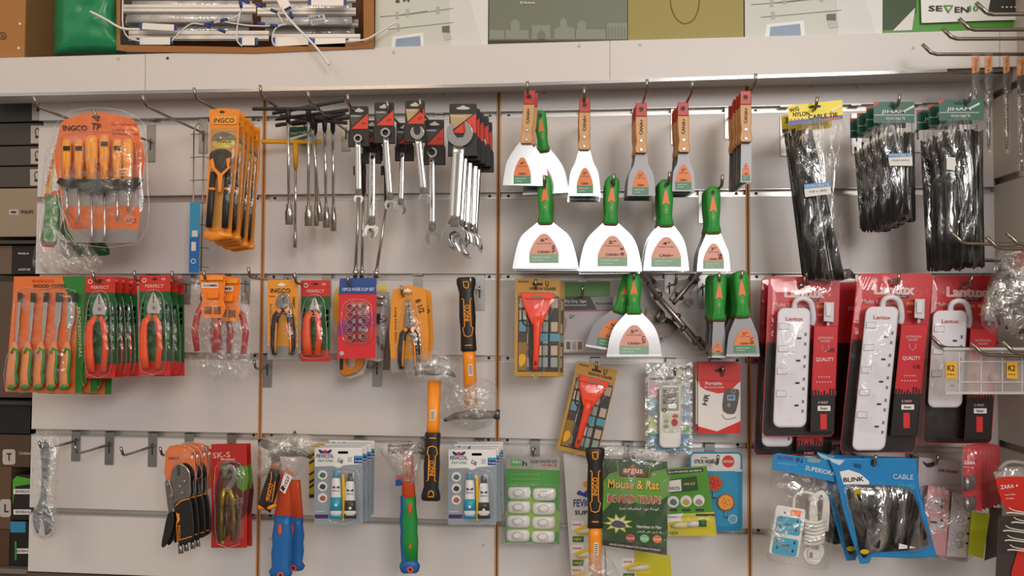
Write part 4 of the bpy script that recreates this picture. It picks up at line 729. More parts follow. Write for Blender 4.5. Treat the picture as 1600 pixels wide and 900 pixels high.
# ---- hammers
HBAG = film(.26, .78, 26, rough=.2, bump=.9, milk=.45)
def hbag(t, pts, e1=.03, nm='bag'): c = t.part(nm, label='crumpled clear plastic bag'); c.dome(smooth(pts, 3), -.012, e1, HBAG, .4, 7, .004); return c
def hhead(t, x, y, w, d=0, m=None, claw=-1):
    h = t.part('head', label='grey steel head'); m = m or mat('#77716b', .35, .9); s = -claw
    h.limb([(x+s*w, y, 8, .009, 0), (x+s*(w-5), y, 8.5, .0095, 0), (x+s*(w-9), y, 6, .007, 0), (x+s*8, y, 8, .009, 0), (x-s*4, y, 8, .009, 0), (x-s*w*.5, y+2, 5.5, .009, 0), (x-s*w*.9, y+9, 2.5, .008, 0)], m, 14, .8)
def ingco_hammer(lab, ax, ay, bx, by, d, up, full=True, cut=None):
    # grip end (ax,ay), head end (bx,by)
    t = Thing('hammer', lab, 'hammer', ax, min(ay, by), d, 'orange shafted hammers with black grips'); L = math.hypot(bx-ax, by-ay); ux, uy = (bx-ax)/L, (by-ay)/L
    q = lambda k, o=0: (ax+ux*L*k-uy*o, ay+uy*L*k+ux*o)
    g = t.part('grip', label='black rubber grip lettered in orange'); OG = mat('#ef9a2c', .4)
    k1 = .56 if full else .5
    def ST(l): return [q(k)+(w, h) for k, w, h in l]
    g.limb(ST([(0, 12, .010), (.015, 15, .012), (.05, 15, .0125), (.12, 11.5, .0125), (.3, 13, .013), (.42, 11.5, .0125), (k1-.02, 12.5, .0125), (k1, 12, .012)]), BLKR, 16, .75)
    s = t.part('shaft', label='orange shaft'); s.limb(ST([(k1-.01, 10, .0105), (k1+.06, 10, .0105), (.99, 10.5, .0105)]), mat('#f5921e', .35), 16, .75)
    e = .0128
    # hanging hole outline, orange piping
    def P3(k, o): return q(k, o)+(e+.0008,)
    g.tube([P3(.035, -4.5), P3(.035, 4.5), P3(.075, 3.5), P3(.085, 0), P3(.075, -3.5), P3(.035, -4.5)], .0011, OG, 6)
    g.tube([P3(.16, -8), P3(.17, -5), P3(.37, -5), P3(.385, -8), P3(.44, -6), P3(.45, 0), P3(.44, 6), P3(.385, 8), P3(.37, 5), P3(.17, 5), P3(.16, 8)], .0010, OG, 6)
    rot = math.degrees(math.atan2(uy, ux)); rot = rot if not up else rot
    c_ = q(.27); g.text('INGCO', c_[0], c_[1], L*.125, 8, OG, -90 if up else -90, e+.0012)
    g.tube([q(k1-.045, -11)+(.006,), q(k1-.045, 0)+(.0135,), q(k1-.045, 11)+(.006,)], .0011, OG, 6, 3)
    lb = t.part('barcode_label', s, 'small white label'); c_ = q(.72)
    lb.slab([q(.66, -5)[:2], q(.66, 2)[:2], q(.745, 2)[:2], q(.745, -5)[:2]], .0106, .0111, PAPER); 
    for i in range(5): lb.flat([q(.67+i*.014, -4), q(.67+i*.014, 1), q(.676+i*.014, 1), q(.676+i*.014, -4)], INK, .0114)
    return t, q
t, q = ingco_hammer('hammer hung head down with its black grip upwards, orange shaft', 728, 433, 736, 640, .10, True)
hhead(t, 735, 648, 46); hbag(t, [(692, 612), (700, 585), (722, 600), (752, 590), (772, 600), (780, 615), (776, 650), (758, 668), (725, 672), (696, 660), (680, 640)], .036); t.done()
t, q = ingco_hammer('hammer hung head up in a clear bag with its black grip lowest', 673, 783, 679, 592, .165, False)
hhead(t, 682, 579, 34, claw=1); hbag(t, [(634, 575), (645, 558), (668, 550), (690, 548), (712, 565), (718, 590), (706, 606), (690, 600), (662, 598), (640, 595)], .034); t.done()
# blue and orange claw hammers, bottom
def blue_hammer(lab, x, y0, yb, d, green=False, xs=0, hd=True):
    t = Thing('hammer', lab, 'hammer', x, y0, d, 'blue ended hammers'); BL = mat('#1b64a8', .45); OG = mat('#e0542a', .4); tot = yb-y0; f = lambda k: (x+xs*k, y0+tot*k)
    g = t.part('grip', label='rubber grip'); K = .42 if not green else .38
    seq = [(K, 10.5, .011), (K+.1, 10.5, .012), (K+.2, 12.5, .013), (K+.28, 11.5, .0125), (K+.36, 12.5, .013), (.9, 11, .0125), (.94, 14.5, .013), (.985, 12, .012), (1, 8, .010)]
    if not green: g.limb([f(k)+(w*1.3, h) for k, w, h in seq], BL, 16, .8)
    else:
        g.limb([f(k)+(w*1.1, h) for k, w, h in seq if k < .91], mat('#1e8a3a', .45), 16, .8); g.limb([(f(k)[0]-2.5, f(k)[1], w*1.0, h*.9) for k, w, h in seq], BL, 16, .8)
        g.limb([f(k)+(w*1.1, h) for k, w, h in seq[-4:]], BL, 16, .8); g.slab([(f(.8)[0]-2, f(.8)[1]), (f(.8)[0]+1, f(.8)[1]-10), (f(.8)[0]+4, f(.8)[1])], .012, .0142, OG)
    c_ = f(.97); g.ring(c_[0], c_[1], 5, 2.4, .012, .0145, OG, 16); g.slab(circ(c_[0], c_[1], 2.4, 10), .012, .0138, DARK)
    c_ = f(K+.1 if green else K+.14); g.slab(circ(c_[0]+(2 if green else -4), c_[1], 3.2, 14, 9), .0105, .0148, OG, 1)
    s = t.part('shaft', label='orange shaft'); s.limb([f(.03)+(7.5, .009), f(.1)+(8.5, .0095), f(K+.015)+(11 if green else 14, .0118)], OG, 16, .8)
    if green: s.text('U5', f(.23)[0], f(.23)[1], 18, 6, INK, 80, .0114)
    return t, f
t, f = blue_hammer('long orange, green and blue handled claw hammer at the middle', 637, 700, 896, .122, True, 4)
hhead(t, 640, 702, 34, claw=1); c = t.part('price_tag', label='blue and pink tag'); c.slab([(618, 745), (631, 743), (632, 758), (618, 760)], .002, .003, mat('#2c3f8f', .4)); c.slab([(618, 744), (630, 741), (631, 748), (618, 750)], .003, .004, mat('#b5605a', .4))
hbag(t, [(590, 700), (600, 692), (640, 690), (662, 688), (660, 712), (654, 740), (650, 760), (626, 755), (614, 735), (600, 715)], .026); t.done()
t, f = blue_hammer('blue handled hammer in front at the bottom left of the second panel', 446, 730, 904, .148, False, -8); hhead(t, 455, 706, 36, claw=1); t.done()
t, f = blue_hammer('blue handled hammer behind the front blue one', 462, 745, 892, .10, False, -4); t.done()
t = Thing('claw_hammer', 'small black hammer with orange lettering and a paper price tag', 'hammer', 420, 700, .188); g = t.part('grip', label='black rubber grip lettered in orange')
g.limb([(430, 733, 9, .010), (428, 745, 10, .011), (421, 770, 12, .012), (415, 790, 11, .012), (412, 794, 13, .011)], BLKR, 14, .75); g.limb([(403, 793, 4, .006, .004), (420, 793, 5, .008, .004), (432, 789, 3, .006, .004)], ORANGE, 10); g.text('INGCO', 421, 768, 26, 7, ORANGE, -78, .0135); g.tube([(424, 737, .0125), (424, 747, .013), (416, 782, .0135), (425, 784, .013), (430, 752, .013)], .0009, ORANGE, 6)
g.limb([(432, 722, 8, .009), (431, 735, 9, .010)], mat('#b56a20', .4), 12); h = t.part('head', label='dark steel head'); h.limb([(403, 692, 6, .007), (410, 692, 6.5, .008), (424, 698, 8, .009), (440, 703, 7, .009), (452, 712, 4, .006)], mat('#4a4542', .35, .9), 14); h.limb([(428, 698, 7, .008), (431, 722, 7.5, .009)], mat('#4a4542', .35, .9), 12)
c = t.part('price_tag', label='orange and white paper tag'); c.slab([(447, 730), (459, 740), (445, 772), (437, 765)], .013, .0137, PAPER); c.flat([(447, 730), (459, 740), (457, 745), (444, 736)], mat('#e0602a', .4), .014); c.text('1027', 448, 752, 16, 5, INK, -65, .0142); c.flat([(441, 758), (446, 763), (443, 768), (438, 763)], INK, .0142)
hbag(t, [(396, 700), (404, 688), (430, 680), (470, 678), (495, 684), (500, 692), (480, 712), (470, 735), (455, 748), (425, 742), (398, 748), (402, 725)], .032); t.done()
p = solo('spirit_level', 'narrow yellow and black striped strip behind the left adhesive cards', 'tool', 485, 700, .07); YB = mat('#c9a81e', .4)
p.slab(smooth([(487, 696), (500, 692), (526, 694), (527, 704), (500, 704)], 2), 0, .008, YB, 1); p.slab([(483, 704), (493, 704), (491, 778), (483, 779)], 0, .008, YB, .6)
for y in (712, 722, 740, 752, 760): p.flat([(483, y), (491, y-5), (491, y-1), (483, y+4)], DARK, .0085)
p.flat(rect(483, 772, 491, 778), DARK, .0085); fin(p)
# ---- adhesive cards
def fevicol(x, y, lab, d, yb):
    t = Thing('adhesive_card', lab, 'adhesive pack', x+38, y, d, 'twin tube adhesive cards'); a = t.part('card'); W_ = 76; H_ = yb-y
    a.slab(rect(x, y, x+W_, yb, 3), 0, .001, mat('#8f98a0', .4, coat=.2)); a.flat([(x+.5, y+1), (x+W_-.5, y+1), (x+W_-1, y+27), (x+46, y+29), (x+37, y+34), (x+30, y+30), (x+1, y+31)], WHITE)
    for s in (-1, 1): a.flat(smooth([(x+17, y+9), (x+17+s*9, y+4), (x+17+s*10, y+7), (x+17+s*6, y+11)], 2), mat('#3a2f7a', .5), .0006)
    a.flat(circ(x+17, y+8, 3), RED, .0008); a.text('FEVICOL', x+17, y+14.5, 27, 6, mat('#2a2a6a', .5)); a.text('FAST STEEL', x+18, y+22, 24, 3.5, mat('#3a9a6a', .5)); a.flat(rect(x+62, y+18, x+W_-1, y+26), mat('#243a86', .4), .0006); a.text('4 min', x+69, y+22, 11, 3.5, PAPER, 0, .001); a.flat(rect(x+62, y+14, x+W_-1, y+18), mat('#2f9ab8', .4), .0006); a.flat(rect(x+52, y+16, x+59, y+24), mat('#b9bcc0', .5), .0006)
    a.text('U6', x+41, y+22, 9, 7, INK, 30, .0012); a.slab(rect(x+37, y+7, x+53, y+11, 1.5), 0, .0004, mat('#9a948e', .5))
    for i, c_ in enumerate(['#4a6a60', '#3a3a38', '#a05a48']):
        a.flat(circ(x+13, y+44+i*18, 7.5, 18), PAPER, .0006); a.flat(smooth([(x+8, y+46+i*18), (x+12, y+40+i*18), (x+18, y+43+i*18), (x+15, y+49+i*18)], 2), mat(c_, .5), .0009)
    a.flat(rect(x+1, yb-16, x+22, yb-10), mat('#3a2a66', .5), .0006); a.text('hardener', x+9, yb-21, 14, 2.5, PAPER)
    CY = mat('#1f97b8', .35); 
    for j, (bx, m_, cm, ty) in enumerate([(x+34, CY, CY, y+37), (x+56, mat('#3b3734', .35), mat('#4a4644', .4), y+42)]):
        u = t.part('tube', label='blue tube with white label' if j == 0 else 'dark grey tube with white label'); 
        u.limb([(bx, ty, 3.4, .0045, .008), (bx, ty+12, 4.4, .0055, .008)], cm, 12); u.limb([(bx, ty+12, 6, .0065, .008), (bx, ty+16, 7, .0075, .008), (bx, ty+38, 8, .0075, .008), (bx, yb-16, 9.2, .005, .008), (bx, yb-11, 9.6, .0015, .008)], WHITE, 16)
        u.limb([(bx, ty+42, 8.3, .0077, .008), (bx, yb-22, 9.2, .0062, .008)], m_, 16); u.limb([(bx, yb-17, 9.5, .0052, .008), (bx, yb-10, 10, .0018, .008)], m_, 16)
        for s in (-1, 1): u.flat(smooth([(bx, ty+27), (bx+s*5, ty+24), (bx+s*5, ty+28)], 2), mat('#3a2f7a', .5), .0158)
        u.text('FEVICOL', bx, ty+32, 11, 2.5, mat('#2a2a6a', .5), 0, .0158); u.slab(circ(bx, ty+54, 2.4, 10), .013, .0155, PAPER)
    s = t.part('spatula', label='yellow plastic spatula'); s.slab([(x+43, y+43), (x+47, y+43), (x+49, y+70), (x+47, yb-6), (x+44, yb-6)], .003, .006, mat('#e0b41e', .4), .6)
    blister(t, smooth([(x+26, y+34), (x+38, y+32), (x+66, y+36), (x+70, y+60), (x+69, yb-8), (x+24, yb-6), (x+22, y+60)], 2), .019, m=SHEET); t.done(); return t
t = fevicol(491, 698, 'white and grey twin tube adhesive card, front of the left stack', .15, 820); stack(t, 3, .020, 'twin tube adhesive card, left stack', drop=-.0005, side=.0015)
t = fevicol(700, 701, 'white and grey twin tube adhesive card, front of the right stack', .14, 820); stack(t, 3, .020, 'twin tube adhesive card, right stack', side=.002)
# ================================================================== PANEL 3 : scrapers
WD = mat('#cf9c68', .45, var=.15, scale=35, name='beech_handle'); RCAP = mat('#b5382c', .4); LBO_GLARE = mat('#de9f8c', .5, name='orange_label_glare'); LBO2 = mat('#e08048', .5); LBG = mat('#4f8a6a', .5)  # first orange label tone is paled by a painted-in reflection
def label_arch(a, cx, yb, w, h, e, rot=0, size='4"', pale=False):
    A_ = [(cx-w/2, yb), (cx-w/2, yb-h*.35), (cx-w*.38, yb-h*.65), (cx-w*.15, yb-h*.95), (cx, yb-h), (cx+w*.15, yb-h*.95), (cx+w*.38, yb-h*.65), (cx+w/2, yb-h*.35), (cx+w/2, yb)]
    A_ = [A_[0]]+smooth(A_[1:-1], 2, False)+[A_[-1]]
    L1 = LBO_GLARE if pale else LBO2; c = (cx, yb)
    a.flat(rotp(A_, c, rot), L1, e); a.flat(rotp(rect(cx-w/2, yb-h*.3, cx+w/2, yb), c, rot), mat('#86a98c', .5) if pale else LBG, e+.0003)  # pale orange and green have the gloss reflection put into the colour
    p_ = rotp([(cx, yb-h*.78)], c, rot)[0]; a.text(size, p_[0], p_[1], w*.25, h*.11, INK, rot, e+.0005)
    p_ = rotp([(cx, yb-h*.66)], c, rot)[0]; a.text('Putty Knife', p_[0], p_[1], w*.5, h*.04, INK, rot, e+.0005)
    p_ = rotp([(cx, yb-h*.38)], c, rot)[0]; a.text('CANA+', p_[0], p_[1], w*.45, h*.09, INK, rot, e+.0005)
    p_ = rotp([(cx-w*.1, yb-h*.2)], c, rot)[0]; a.text('stainless steel', p_[0], p_[1], w*.6, h*.05, PAPER, rot, e+.0005)
    p_ = rotp([(cx-w*.2, yb-h*.1)], c, rot)[0]; a.text('rust free', p_[0], p_[1], w*.4, h*.045, PAPER, rot, e+.0005)
def wscraper(lab, tx, ty, bx, by, blade, d, lb, grp='wood handled scrapers', bm=None, size='4"'):
    """(tx,ty) top of handle, (bx,by) its lower end; blade outline in pixels"""
    t = Thing('wood_scraper', lab, 'scraper', tx, ty, d, grp); L = by-ty; X = lambda k: tx+(bx-tx)*k
    b = t.part('blade', label='steel blade with orange and green label'); b.slab(blade, 0, .0012, bm or BLADE); label_arch(b, *lb, .0006, size=size)
    h = t.part('handle', label='varnished wooden handle'); pr = [(.27, 9), (.35, 9), (.5, 9), (.65, 8.6), (.76, 7.6), (.86, 9), (.93, 9.6), (.97, 9), (1, 7.6)]
    o = [(X(k)-w, ty+L*k) for k, w in pr]; o2 = [(X(k)+w, ty+L*k) for k, w in pr[::-1]]
    h.slab(smooth(o, 3, False)+smooth(o2, 3, False), -.0055, .009, WD, 1.5)
    c = t.part('cap', label='red painted handle end'); c.slab([(X(0)-8.5, ty), (X(0)+8.5, ty), (X(.27)+9, ty+L*.27-.2), (X(.27)-9, ty+L*.27-.2)], -.0055, .009, RCAP, 1.5); c.ring(X(.11), ty+L*.12, 4, 2.6, .008, .0095, mat('#7a1e18', .5)); c.flat(circ(X(.11), ty+L*.12, 2.8), DARK, .0094)
    h.text('CANA+', X(.5), ty+L*.48, 24, 5, INK, -88, .0098)
    for k in (.75, .93):
        r = t.part('rivet', h, 'silver rivet'); r.slab(circ(X(k), ty+L*k, 2.8, 14), .0085, .0102, STEEL, .6)
    t.done(); return t
def fan(cx, y0, w0, y1, wb, sh=.7, rot=0):
    # neck at y0 widening to wb at y1, convex sides
    H = y1-y0; P_ = [(w0, 0), (w0+(wb-w0)*.28*sh, .12), (w0+(wb-w0)*.66*sh, .3), (w0+(wb-w0)*(.72+.1*sh), .5), (w0+(wb-w0)*.93, .75), (wb, .96), (wb, 1)]
    r = [(cx+w, y0+H*k) for w, k in P_]; l = [(cx-w, y0+H*k) for w, k in P_]
    return rotp(smooth(r[:-1], 3, False)+[r[-1], l[-1]]+smooth(l[:-1][::-1], 3, False), (cx, y0), rot)
t = wscraper('widest wood handled scraper, front one on the first hook', 828, 141, 822, 224, fan(820, 222, 8, 290, 33, .85, 1), .165, (816, 287, 27, 41)); stack(t, 1, .030, 'widest wood handled scraper behind the front one', drop=-.004, side=.004)
t = wscraper('second wood handled scraper, front one, bright medium blade', 913.5, 154, 913, 234, fan(913, 232, 8, 306, 25, .55), .165, (914, 302, 26, 40), size='3"'); stack(t, 4, .0165, 'wood handled scraper with medium bright blade', jr=.6)
t = wscraper('third wood handled scraper, front one, grey blade', 1002, 161, 1002, 239, fan(1002, 237, 8, 306, 22, .4), .165, (1001, 304, 25, 39), bm=BLADE2, size='2.5"'); stack(t, 4, .0165, 'wood handled scraper with grey tapering blade', jr=.6)
t = wscraper('fourth wood handled scraper, front one, short grey blade', 1067, 160, 1069, 238, fan(1068, 236, 8, 299, 18, .3), .165, (1068, 296, 25, 39), bm=BLADE2, size='2"'); stack(t, 4, .0165, 'wood handled scraper with short grey blade', jr=.6)
t = wscraper('narrow wood handled scraper, front of the stack at right', 1165, 142, 1166, 222, [(1158, 221), (1174, 221), (1174, 285), (1157, 285)], .175, (1166, 282, 12, 28), bm=BLADE2, size='1"'); stack(t, 6, .0165, 'narrow wood handled scraper', jr=.5)
GH = mat('#2f9a3c', .45, name='green_grip'); GO = mat('#e5752a', .45); BRN = mat('#7a5a30', .5)
def gscraper(lab, hx, hy, hb, cx, y1, wb, d, lb, bm=None, sh=.85, rot=0, size='4"', mark=None, grp='green handled scrapers', pale=True, w=1.0, nb=9):
    t = Thing('green_scraper', lab, 'scraper', hx, hy, d, grp); L = hb-hy; R = lambda pts: rotp(pts, (hx, hy), rot)
    b = t.part('blade', label='steel blade with pale label'); c_ = (cx, hb-2)
    b.slab(R(fan(cx, hb-4, nb, y1, wb, sh)), 0, .0013, bm or BLADE); lc = R([(lb[0], lb[1])])[0]; label_arch(b, lc[0], lc[1], lb[2], lb[3], .0008, rot, size, pale)
    b.slab(R(rect(cx-wb, y1-3.2, cx+wb, y1)), 0, .0022, BLADE)
    if mark: m_ = R([(lb[0]+lb[2]*.32, lb[1]-lb[3]*.48)])[0]; b.text(mark, m_[0], m_[1], lb[3]*.28, 5, INK, 85, .0018)
    h = t.part('handle', label='green rubber handle with orange inlay')
    prof = [(0, 4, .004), (.03, 8, .007), (.1, 11, .009), (.25, 11.6, .0095), (.5, 11.2, .0095), (.72, 9.6, .009), (.84, 9.8, .009), (.94, 12, .009), (1, 10.5, .007)]
    h.limb([R([(hx+(cx-hx)*k, hy+L*k)])[0]+(ww*w, dd, .001) for k, ww, dd in prof], GH, 16, .85)
    q = lambda x, k: R([(hx+(cx-hx)*k+x*w, hy+L*k)])[0]
    h.flat([q(-2, .26), q(0, .24), q(2, .26), q(6, .55), q(0, .50), q(-6, .55)], GO, .0109); h.slab([q(x, k) for x, k in ((-1.5, .64), (1.5, .64), (1.5, .68), (-1.5, .68))], .009, .0106, GO)
    for i in range(5): h.tube([q(-4, .75+.04*i)+(.0098,), q(4, .75+.04*i)+(.0098,)], .0005, mat('#247a30', .5), 5)
    cc = q(0, .13); h.slab(circ(cc[0], cc[1], 3.6, 16, 4.4), .008, .0112, BRN); h.flat(circ(cc[0], cc[1], 2.6, 14, 3.4), DARK, .0115)
    g = t.part('collar', label='brown edge under the grip'); g.limb([q(0, .955)+(12.4*w, .0072, .001), q(0, 1.0)+(11.8*w, .0068, .001), q(0, 1.03)+(9.5*w, .004, .001)], BRN, 14, .8)
    t.done(); return t
t = gscraper('leftmost green handled scraper of the middle row, wide banded blade', 851, 274, 349, 852, 420, 51, .150, (850, 411, 46, 46), sh=.98, size='6"', mark='W/L'); stack(t, 3, .0195, 'green handled scraper, leftmost of the middle row', jr=.6)
t = gscraper('second green handled scraper of the middle row, widest bright blade', 957, 275, 350, 954, 424, 49, .155, (957, 416, 47, 48), sh=.93, size='5"', mark='3 E'); stack(t, 3, .0195, 'green handled scraper, second in the middle row', jr=.6)
t = gscraper('third green handled scraper of the middle row, medium blade', 1040, 280, 353, 1041, 423, 35.5, .155, (1041, 417, 47, 47), sh=.93, size='4"'); stack(t, 3, .0195, 'green handled scraper, third in the middle row', jr=.6)
t = gscraper('small green handled scraper right in the middle row', 1114, 291, 364, 1115, 424, 26, .155, (1115, 420, 33, 40), sh=.7, size='3"', mark='5'); stack(t, 2, .0195, 'small green handled scraper, right in the middle row', jr=.6)
t = gscraper('green handled scraper tucked behind the first wooden one', 843, 172, 236, 846, 303, 36, .115, (846, 300, 26, 38), rot=-3, bm=BLADE, size='4"', w=.85)
t = gscraper('green handled scraper with dark blade leaning in the lower row', 985, 430, 490, 977, 551, 44, .105, (972, 547, 44, 46), bm=BLADE2, rot=9, sh=.9, size='5"', pale=False)
t = gscraper('green handled scraper with blinding bright blade in the lower row', 990, 426, 490, 991, 558, 43, .130, (991, 554, 46, 46), sh=.9, size='5"', mark='U/L')
t = gscraper('narrow green handled scraper, front of the stack in the lower row', 1124, 428, 500, 1123, 559, 10.5, .145, (1122, 558, 16, 24), sh=.2, size='1"', bm=BLADE2, pale=False); stack(t, 3, .0195, 'narrow green handled scraper, lower row', jr=.5)
t = gscraper('green handled scraper with grey blade, rightmost of the lower row', 1158, 423, 495, 1161, 557, 26, .160, (1164, 551, 34, 38), sh=.8, size='2"', mark='U5', bm=BLADE2, pale=False); stack(t, 5, .0195, 'green handled scraper, rightmost of the lower row', jr=.6)
# ---- window scrapers
RO = mat('#f0421e', .35, name='orange_red_plastic')
def wscr(lab, x, y, rot, d, grp='window scraper cards', sc=1.0):
    t = Thing('window_scraper_card', lab, 'scraper', x, y, d, grp); a = t.part('card', label='mustard card with window pictures'); R = lambda pts: rotp([(x+(u)*sc, y+v*sc) for u, v in pts], (x, y), rot)
    YC = mat('#b98a2e', .45); a.slab(R(rect(-35, 0, 35, 153, 3)), 0, .001, YC); a.text('WINDOW SCRAPER', *R([(8, 16)])[0], 42*sc, 4.5, DARK, rot); a.text('INGCO', *R([(-22, 5)])[0], 16*sc, 3, DARK, rot); a.text('U', *R([(15, 8)])[0], 5, 9, INK, rot); a.flat(R(rect(-8, 7, 8, 11)), DARK, .0004)
    pics = ['#b9a48e', '#8e9a95', '#c9bda8', '#3a3330', '#5f8e9a', '#b3a894', '#2e2a2a', '#4a3a30']
    a.flat(R(rect(-30, 28, 34, 146)), mat('#3a332e', .45), .0003)
    random.seed(3)
    for i in range(5):
        for j in range(6):
            a.flat(R(rect(-28+i*12.4, 31+j*18.5, -17.5+i*12.4, 46+j*18.5)), mat(pics[(i*3+j*5+i*j) % (8 if j > 2 else 6)], .45), .0006)
    a.flat(R(rect(5, 86, 34, 98)), mat('#4f93a5', .45), .0008); a.flat(R(rect(-29, 100, -16, 144)), mat('#8a6a2a', .45), .0008); a.flat(R(smooth([(-28, 122), (-22, 118), (-17, 124), (-20, 134), (-27, 138)], 2)), mat('#e0a020', .45), .001)
    a.flat(R(rect(17, 50, 20, 140)), DARK, .001); a.flat(R([(-16, 70), (-8, 60), (-2, 140), (-12, 142)]), mat('#241f1d', .5), .0009); a.tube([p_+(.001,) for p_ in R([(-24, 45), (-22, 70), (-10, 76)])], .0012, DARK, 6, 3)
    h = t.part('scraper_head', label='orange red scraper'); h.slab(R([(-24, 26), (24, 25), (24, 33), (20, 44), (12, 62), (8, 72), (4, 75), (-4, 75), (-8, 72), (-14, 60), (-21, 44), (-24, 34)]), .003, .012, RO, 2); h.slab(R(rect(-25, 23, 25, 32)), .002, .016, RO, 1)
    h.flat(R(rect(-9, 27.5, 9, 31)), mat('#8f7060', .5), .0164); h.flat(R([(-14, 36), (-7, 36), (-10, 40)]), mat('#b06a50', .5), .0125); h.flat(R([(7, 36), (14, 36), (10, 40)]), mat('#b06a50', .5), .0125)
    g = t.part('handle', h, 'orange red handle'); g.limb([R([(0, 60)])[0]+(8, .006, .008), R([(0, 75)])[0]+(6.5, .006, .009), R([(-1, 110)])[0]+(5, .006, .008), R([(-2, 138)])[0]+(4.6, .006, .008), R([(-2, 143)])[0]+(3.6, .004, .008)], RO, 14, .75); g.flat(R(rect(-3.5, 129, -.5, 136)), DARK, .0146)
    blister(t, R(smooth([(-30, 22), (30, 22), (30, 40), (14, 70), (11, 146), (-14, 146), (-14, 70), (-30, 40)], 2)), .019, m=SHEET); t.done(); return t
t = wscr('upright orange window scraper on a mustard card, front of its stack', 840, 435, 0.5, .11); stack(t, 2, .020, 'upright window scraper card', drop=.001, side=.003, jr=.6)
t = wscr('tilted orange window scraper on a mustard card, below the tape packet', 934, 571, 13.5, .055, sc=.93)
# ---- tape packet
t = Thing('grip_tape_packet', 'white and green grip tape packet behind the window scraper', 'packet', 915, 440, .035); a = t.part('card')
a.slab([(872, 465), (958, 463), (958, 530), (945, 551), (873, 551)], 0, .001, mat('#b9b0b5', .4)); a.slab([(874, 441), (953, 440), (953, 462), (874, 464)], .001, .003, mat('#4f8a2e', .4)); a.flat([(874, 465), (958, 464), (958, 484), (875, 485)], mat('#8b8a86', .4), .0006); a.flat([(874, 465), (922, 464), (933, 484), (875, 485)], mat('#2a2524', .4), .0008)
a.flat([(875, 485), (958, 484), (958, 486), (875, 487)], mat('#b04a6a', .4), .0008); a.text('Dry Grip Tape', 899, 471, 34, 6, PAPER, 0, .0012); a.text('(Water) (Waterproof) (Washable)', 899, 477, 34, 3, PAPER, 0, .0012); a.text('Eurotoolite', 944, 474, 26, 3.5, INK, 0, .0012)
a.flat(smooth([(874, 492), (886, 500), (882, 520), (874, 530)], 2), mat('#a38f88', .5), .0006); a.flat(rect(874, 531, 912, 549), mat('#cfc7c0', .5), .0006)
for i, c_ in enumerate(['#b08a6a', '#6f5a4c', '#a8a39c', '#8a6f5a']): a.flat(rect(876+i*9, 534, 882+i*9, 546), mat(c_, .5), .0009)
a.text('U*', 894, 495, 7, 7, INK, 20, .001); t.done()
# ---- door bolts
DB = mat('#6a605a', .4, .9, name='bolt_steel'); 
def bolt(lab, a0, a1, d, k=1):
    t = Thing('tower_bolt', lab, 'door bolt', a0[0], a0[1], d, 'steel door bolts'); L = math.hypot(a1[0]-a0[0], a1[1]-a0[1]); ux, uy = (a1[0]-a0[0])/L, (a1[1]-a0[1])/L; q = lambda u, v: (a0[0]+ux*L*u-uy*v, a0[1]+uy*L*u+ux*v)
    b = t.part('back_plate'); b.slab(smooth([q(0, -8), q(.3, -9), q(.36, -14), q(.42, -9), q(.9, -8), q(1, -5), q(1, 5), q(.9, 8), q(.42, 9), q(.36, 14), q(.3, 9), q(0, 8)], 2), 0, .0016, DB)
    s = t.part('bolt_rod'); s.limb([q(-.12, 0)+(3.6, .004, .006), q(1.02, 0)+(3.6, .004, .006)], STEEL, 14)
    for u in (.08, .45, .86):
        g = t.part('guide'); g.limb([q(u-.035, 0)+(6.5, .0045, .005), q(u+.035, 0)+(6.5, .0045, .005)], DB, 12, .6)
        for v in (-7, 7): g.slab(circ(*q(u, v), 1.8, 8), .0014, .0026, DARK)
    kk = t.part('knob'); kk.limb([q(.62, -2)+(3, .005, .010), q(.62, 9)+(3, .004, .014)], DB, 10); t.done()
bolt('steel door bolt slanting down to the right, front one', (1022, 455), (1100, 545), .065); bolt('steel door bolt slanting down to the left, behind', (1088, 432), (1030, 500), .045); bolt('lower steel door bolt slanting to the right, behind', (1012, 436), (1078, 520), .028)
t = Thing('hasp', 'steel hasp plate with round lugs under the door bolts', 'hasp', 1020, 500, .018); a = t.part('plate'); a.slab(smooth([(1012, 480), (1040, 492), (1060, 505), (1052, 522), (1030, 528), (1012, 520)], 2), 0, .003, mat('#5f5450', .35, .9)); a.text('MRE', 1044, 503, 16, 7, INK, 12, .0036)
for x, y in ((1014, 496), (1033, 529), (1075, 455), (1078, 472)): l = t.part('lug'); l.ring(x, y, 6, 2.5, 0, .004, DB, 16)
t.done()
p = solo('foil_bag', 'crumpled dark clear packet behind the crossed door bolts', 'bag', 1068, 500, .012); p.dome(smooth([(1060, 505), (1085, 500), (1108, 530), (1100, 548), (1086, 548), (1064, 522)], 2), 0, .011, BAG, .4, 5, .002); fin(p)
# ---- remote control pack
t = Thing('remote_control_pack', 'white remote control in a clear pack on printed card', 'remote control', 1044, 570, .055); a = t.part('card'); a.slab(smooth([(1012, 574), (1020, 568), (1068, 568), (1078, 574)], 1)+[(1080, 704), (1013, 706)], 0, .001, mat('#cfc8c2', .4))
a.flat(rect(1014, 596, 1027, 620), mat('#d9a0ac', .5)); a.flat(rect(1013, 620, 1027, 650), mat('#7fb0c4', .5)); a.flat(rect(1013, 650, 1027, 678), mat('#b9c98a', .5)); a.flat(rect(1013, 678, 1079, 705), mat('#4f93b5', .5)); a.flat(rect(1068, 604, 1078, 660), mat('#8fa3b8', .5)); a.text('REMOTE', 1025, 598-6, 20, 4, mat('#7a8a90', .5)); a.flat(circ(1063, 592, 5), mat('#c9b28a', .5)); a.hole(1045, 591, 18, 4, mat('#9a918a', .5)); a.flat(rect(1068, 664, 1077, 676), mat('#6a9a4a', .5), .0006)
for i, (x, y) in enumerate([(1070, 578), (1064, 576), (1074, 574)]): a.text('*', x, y, 6, 6, INK, 20*i)
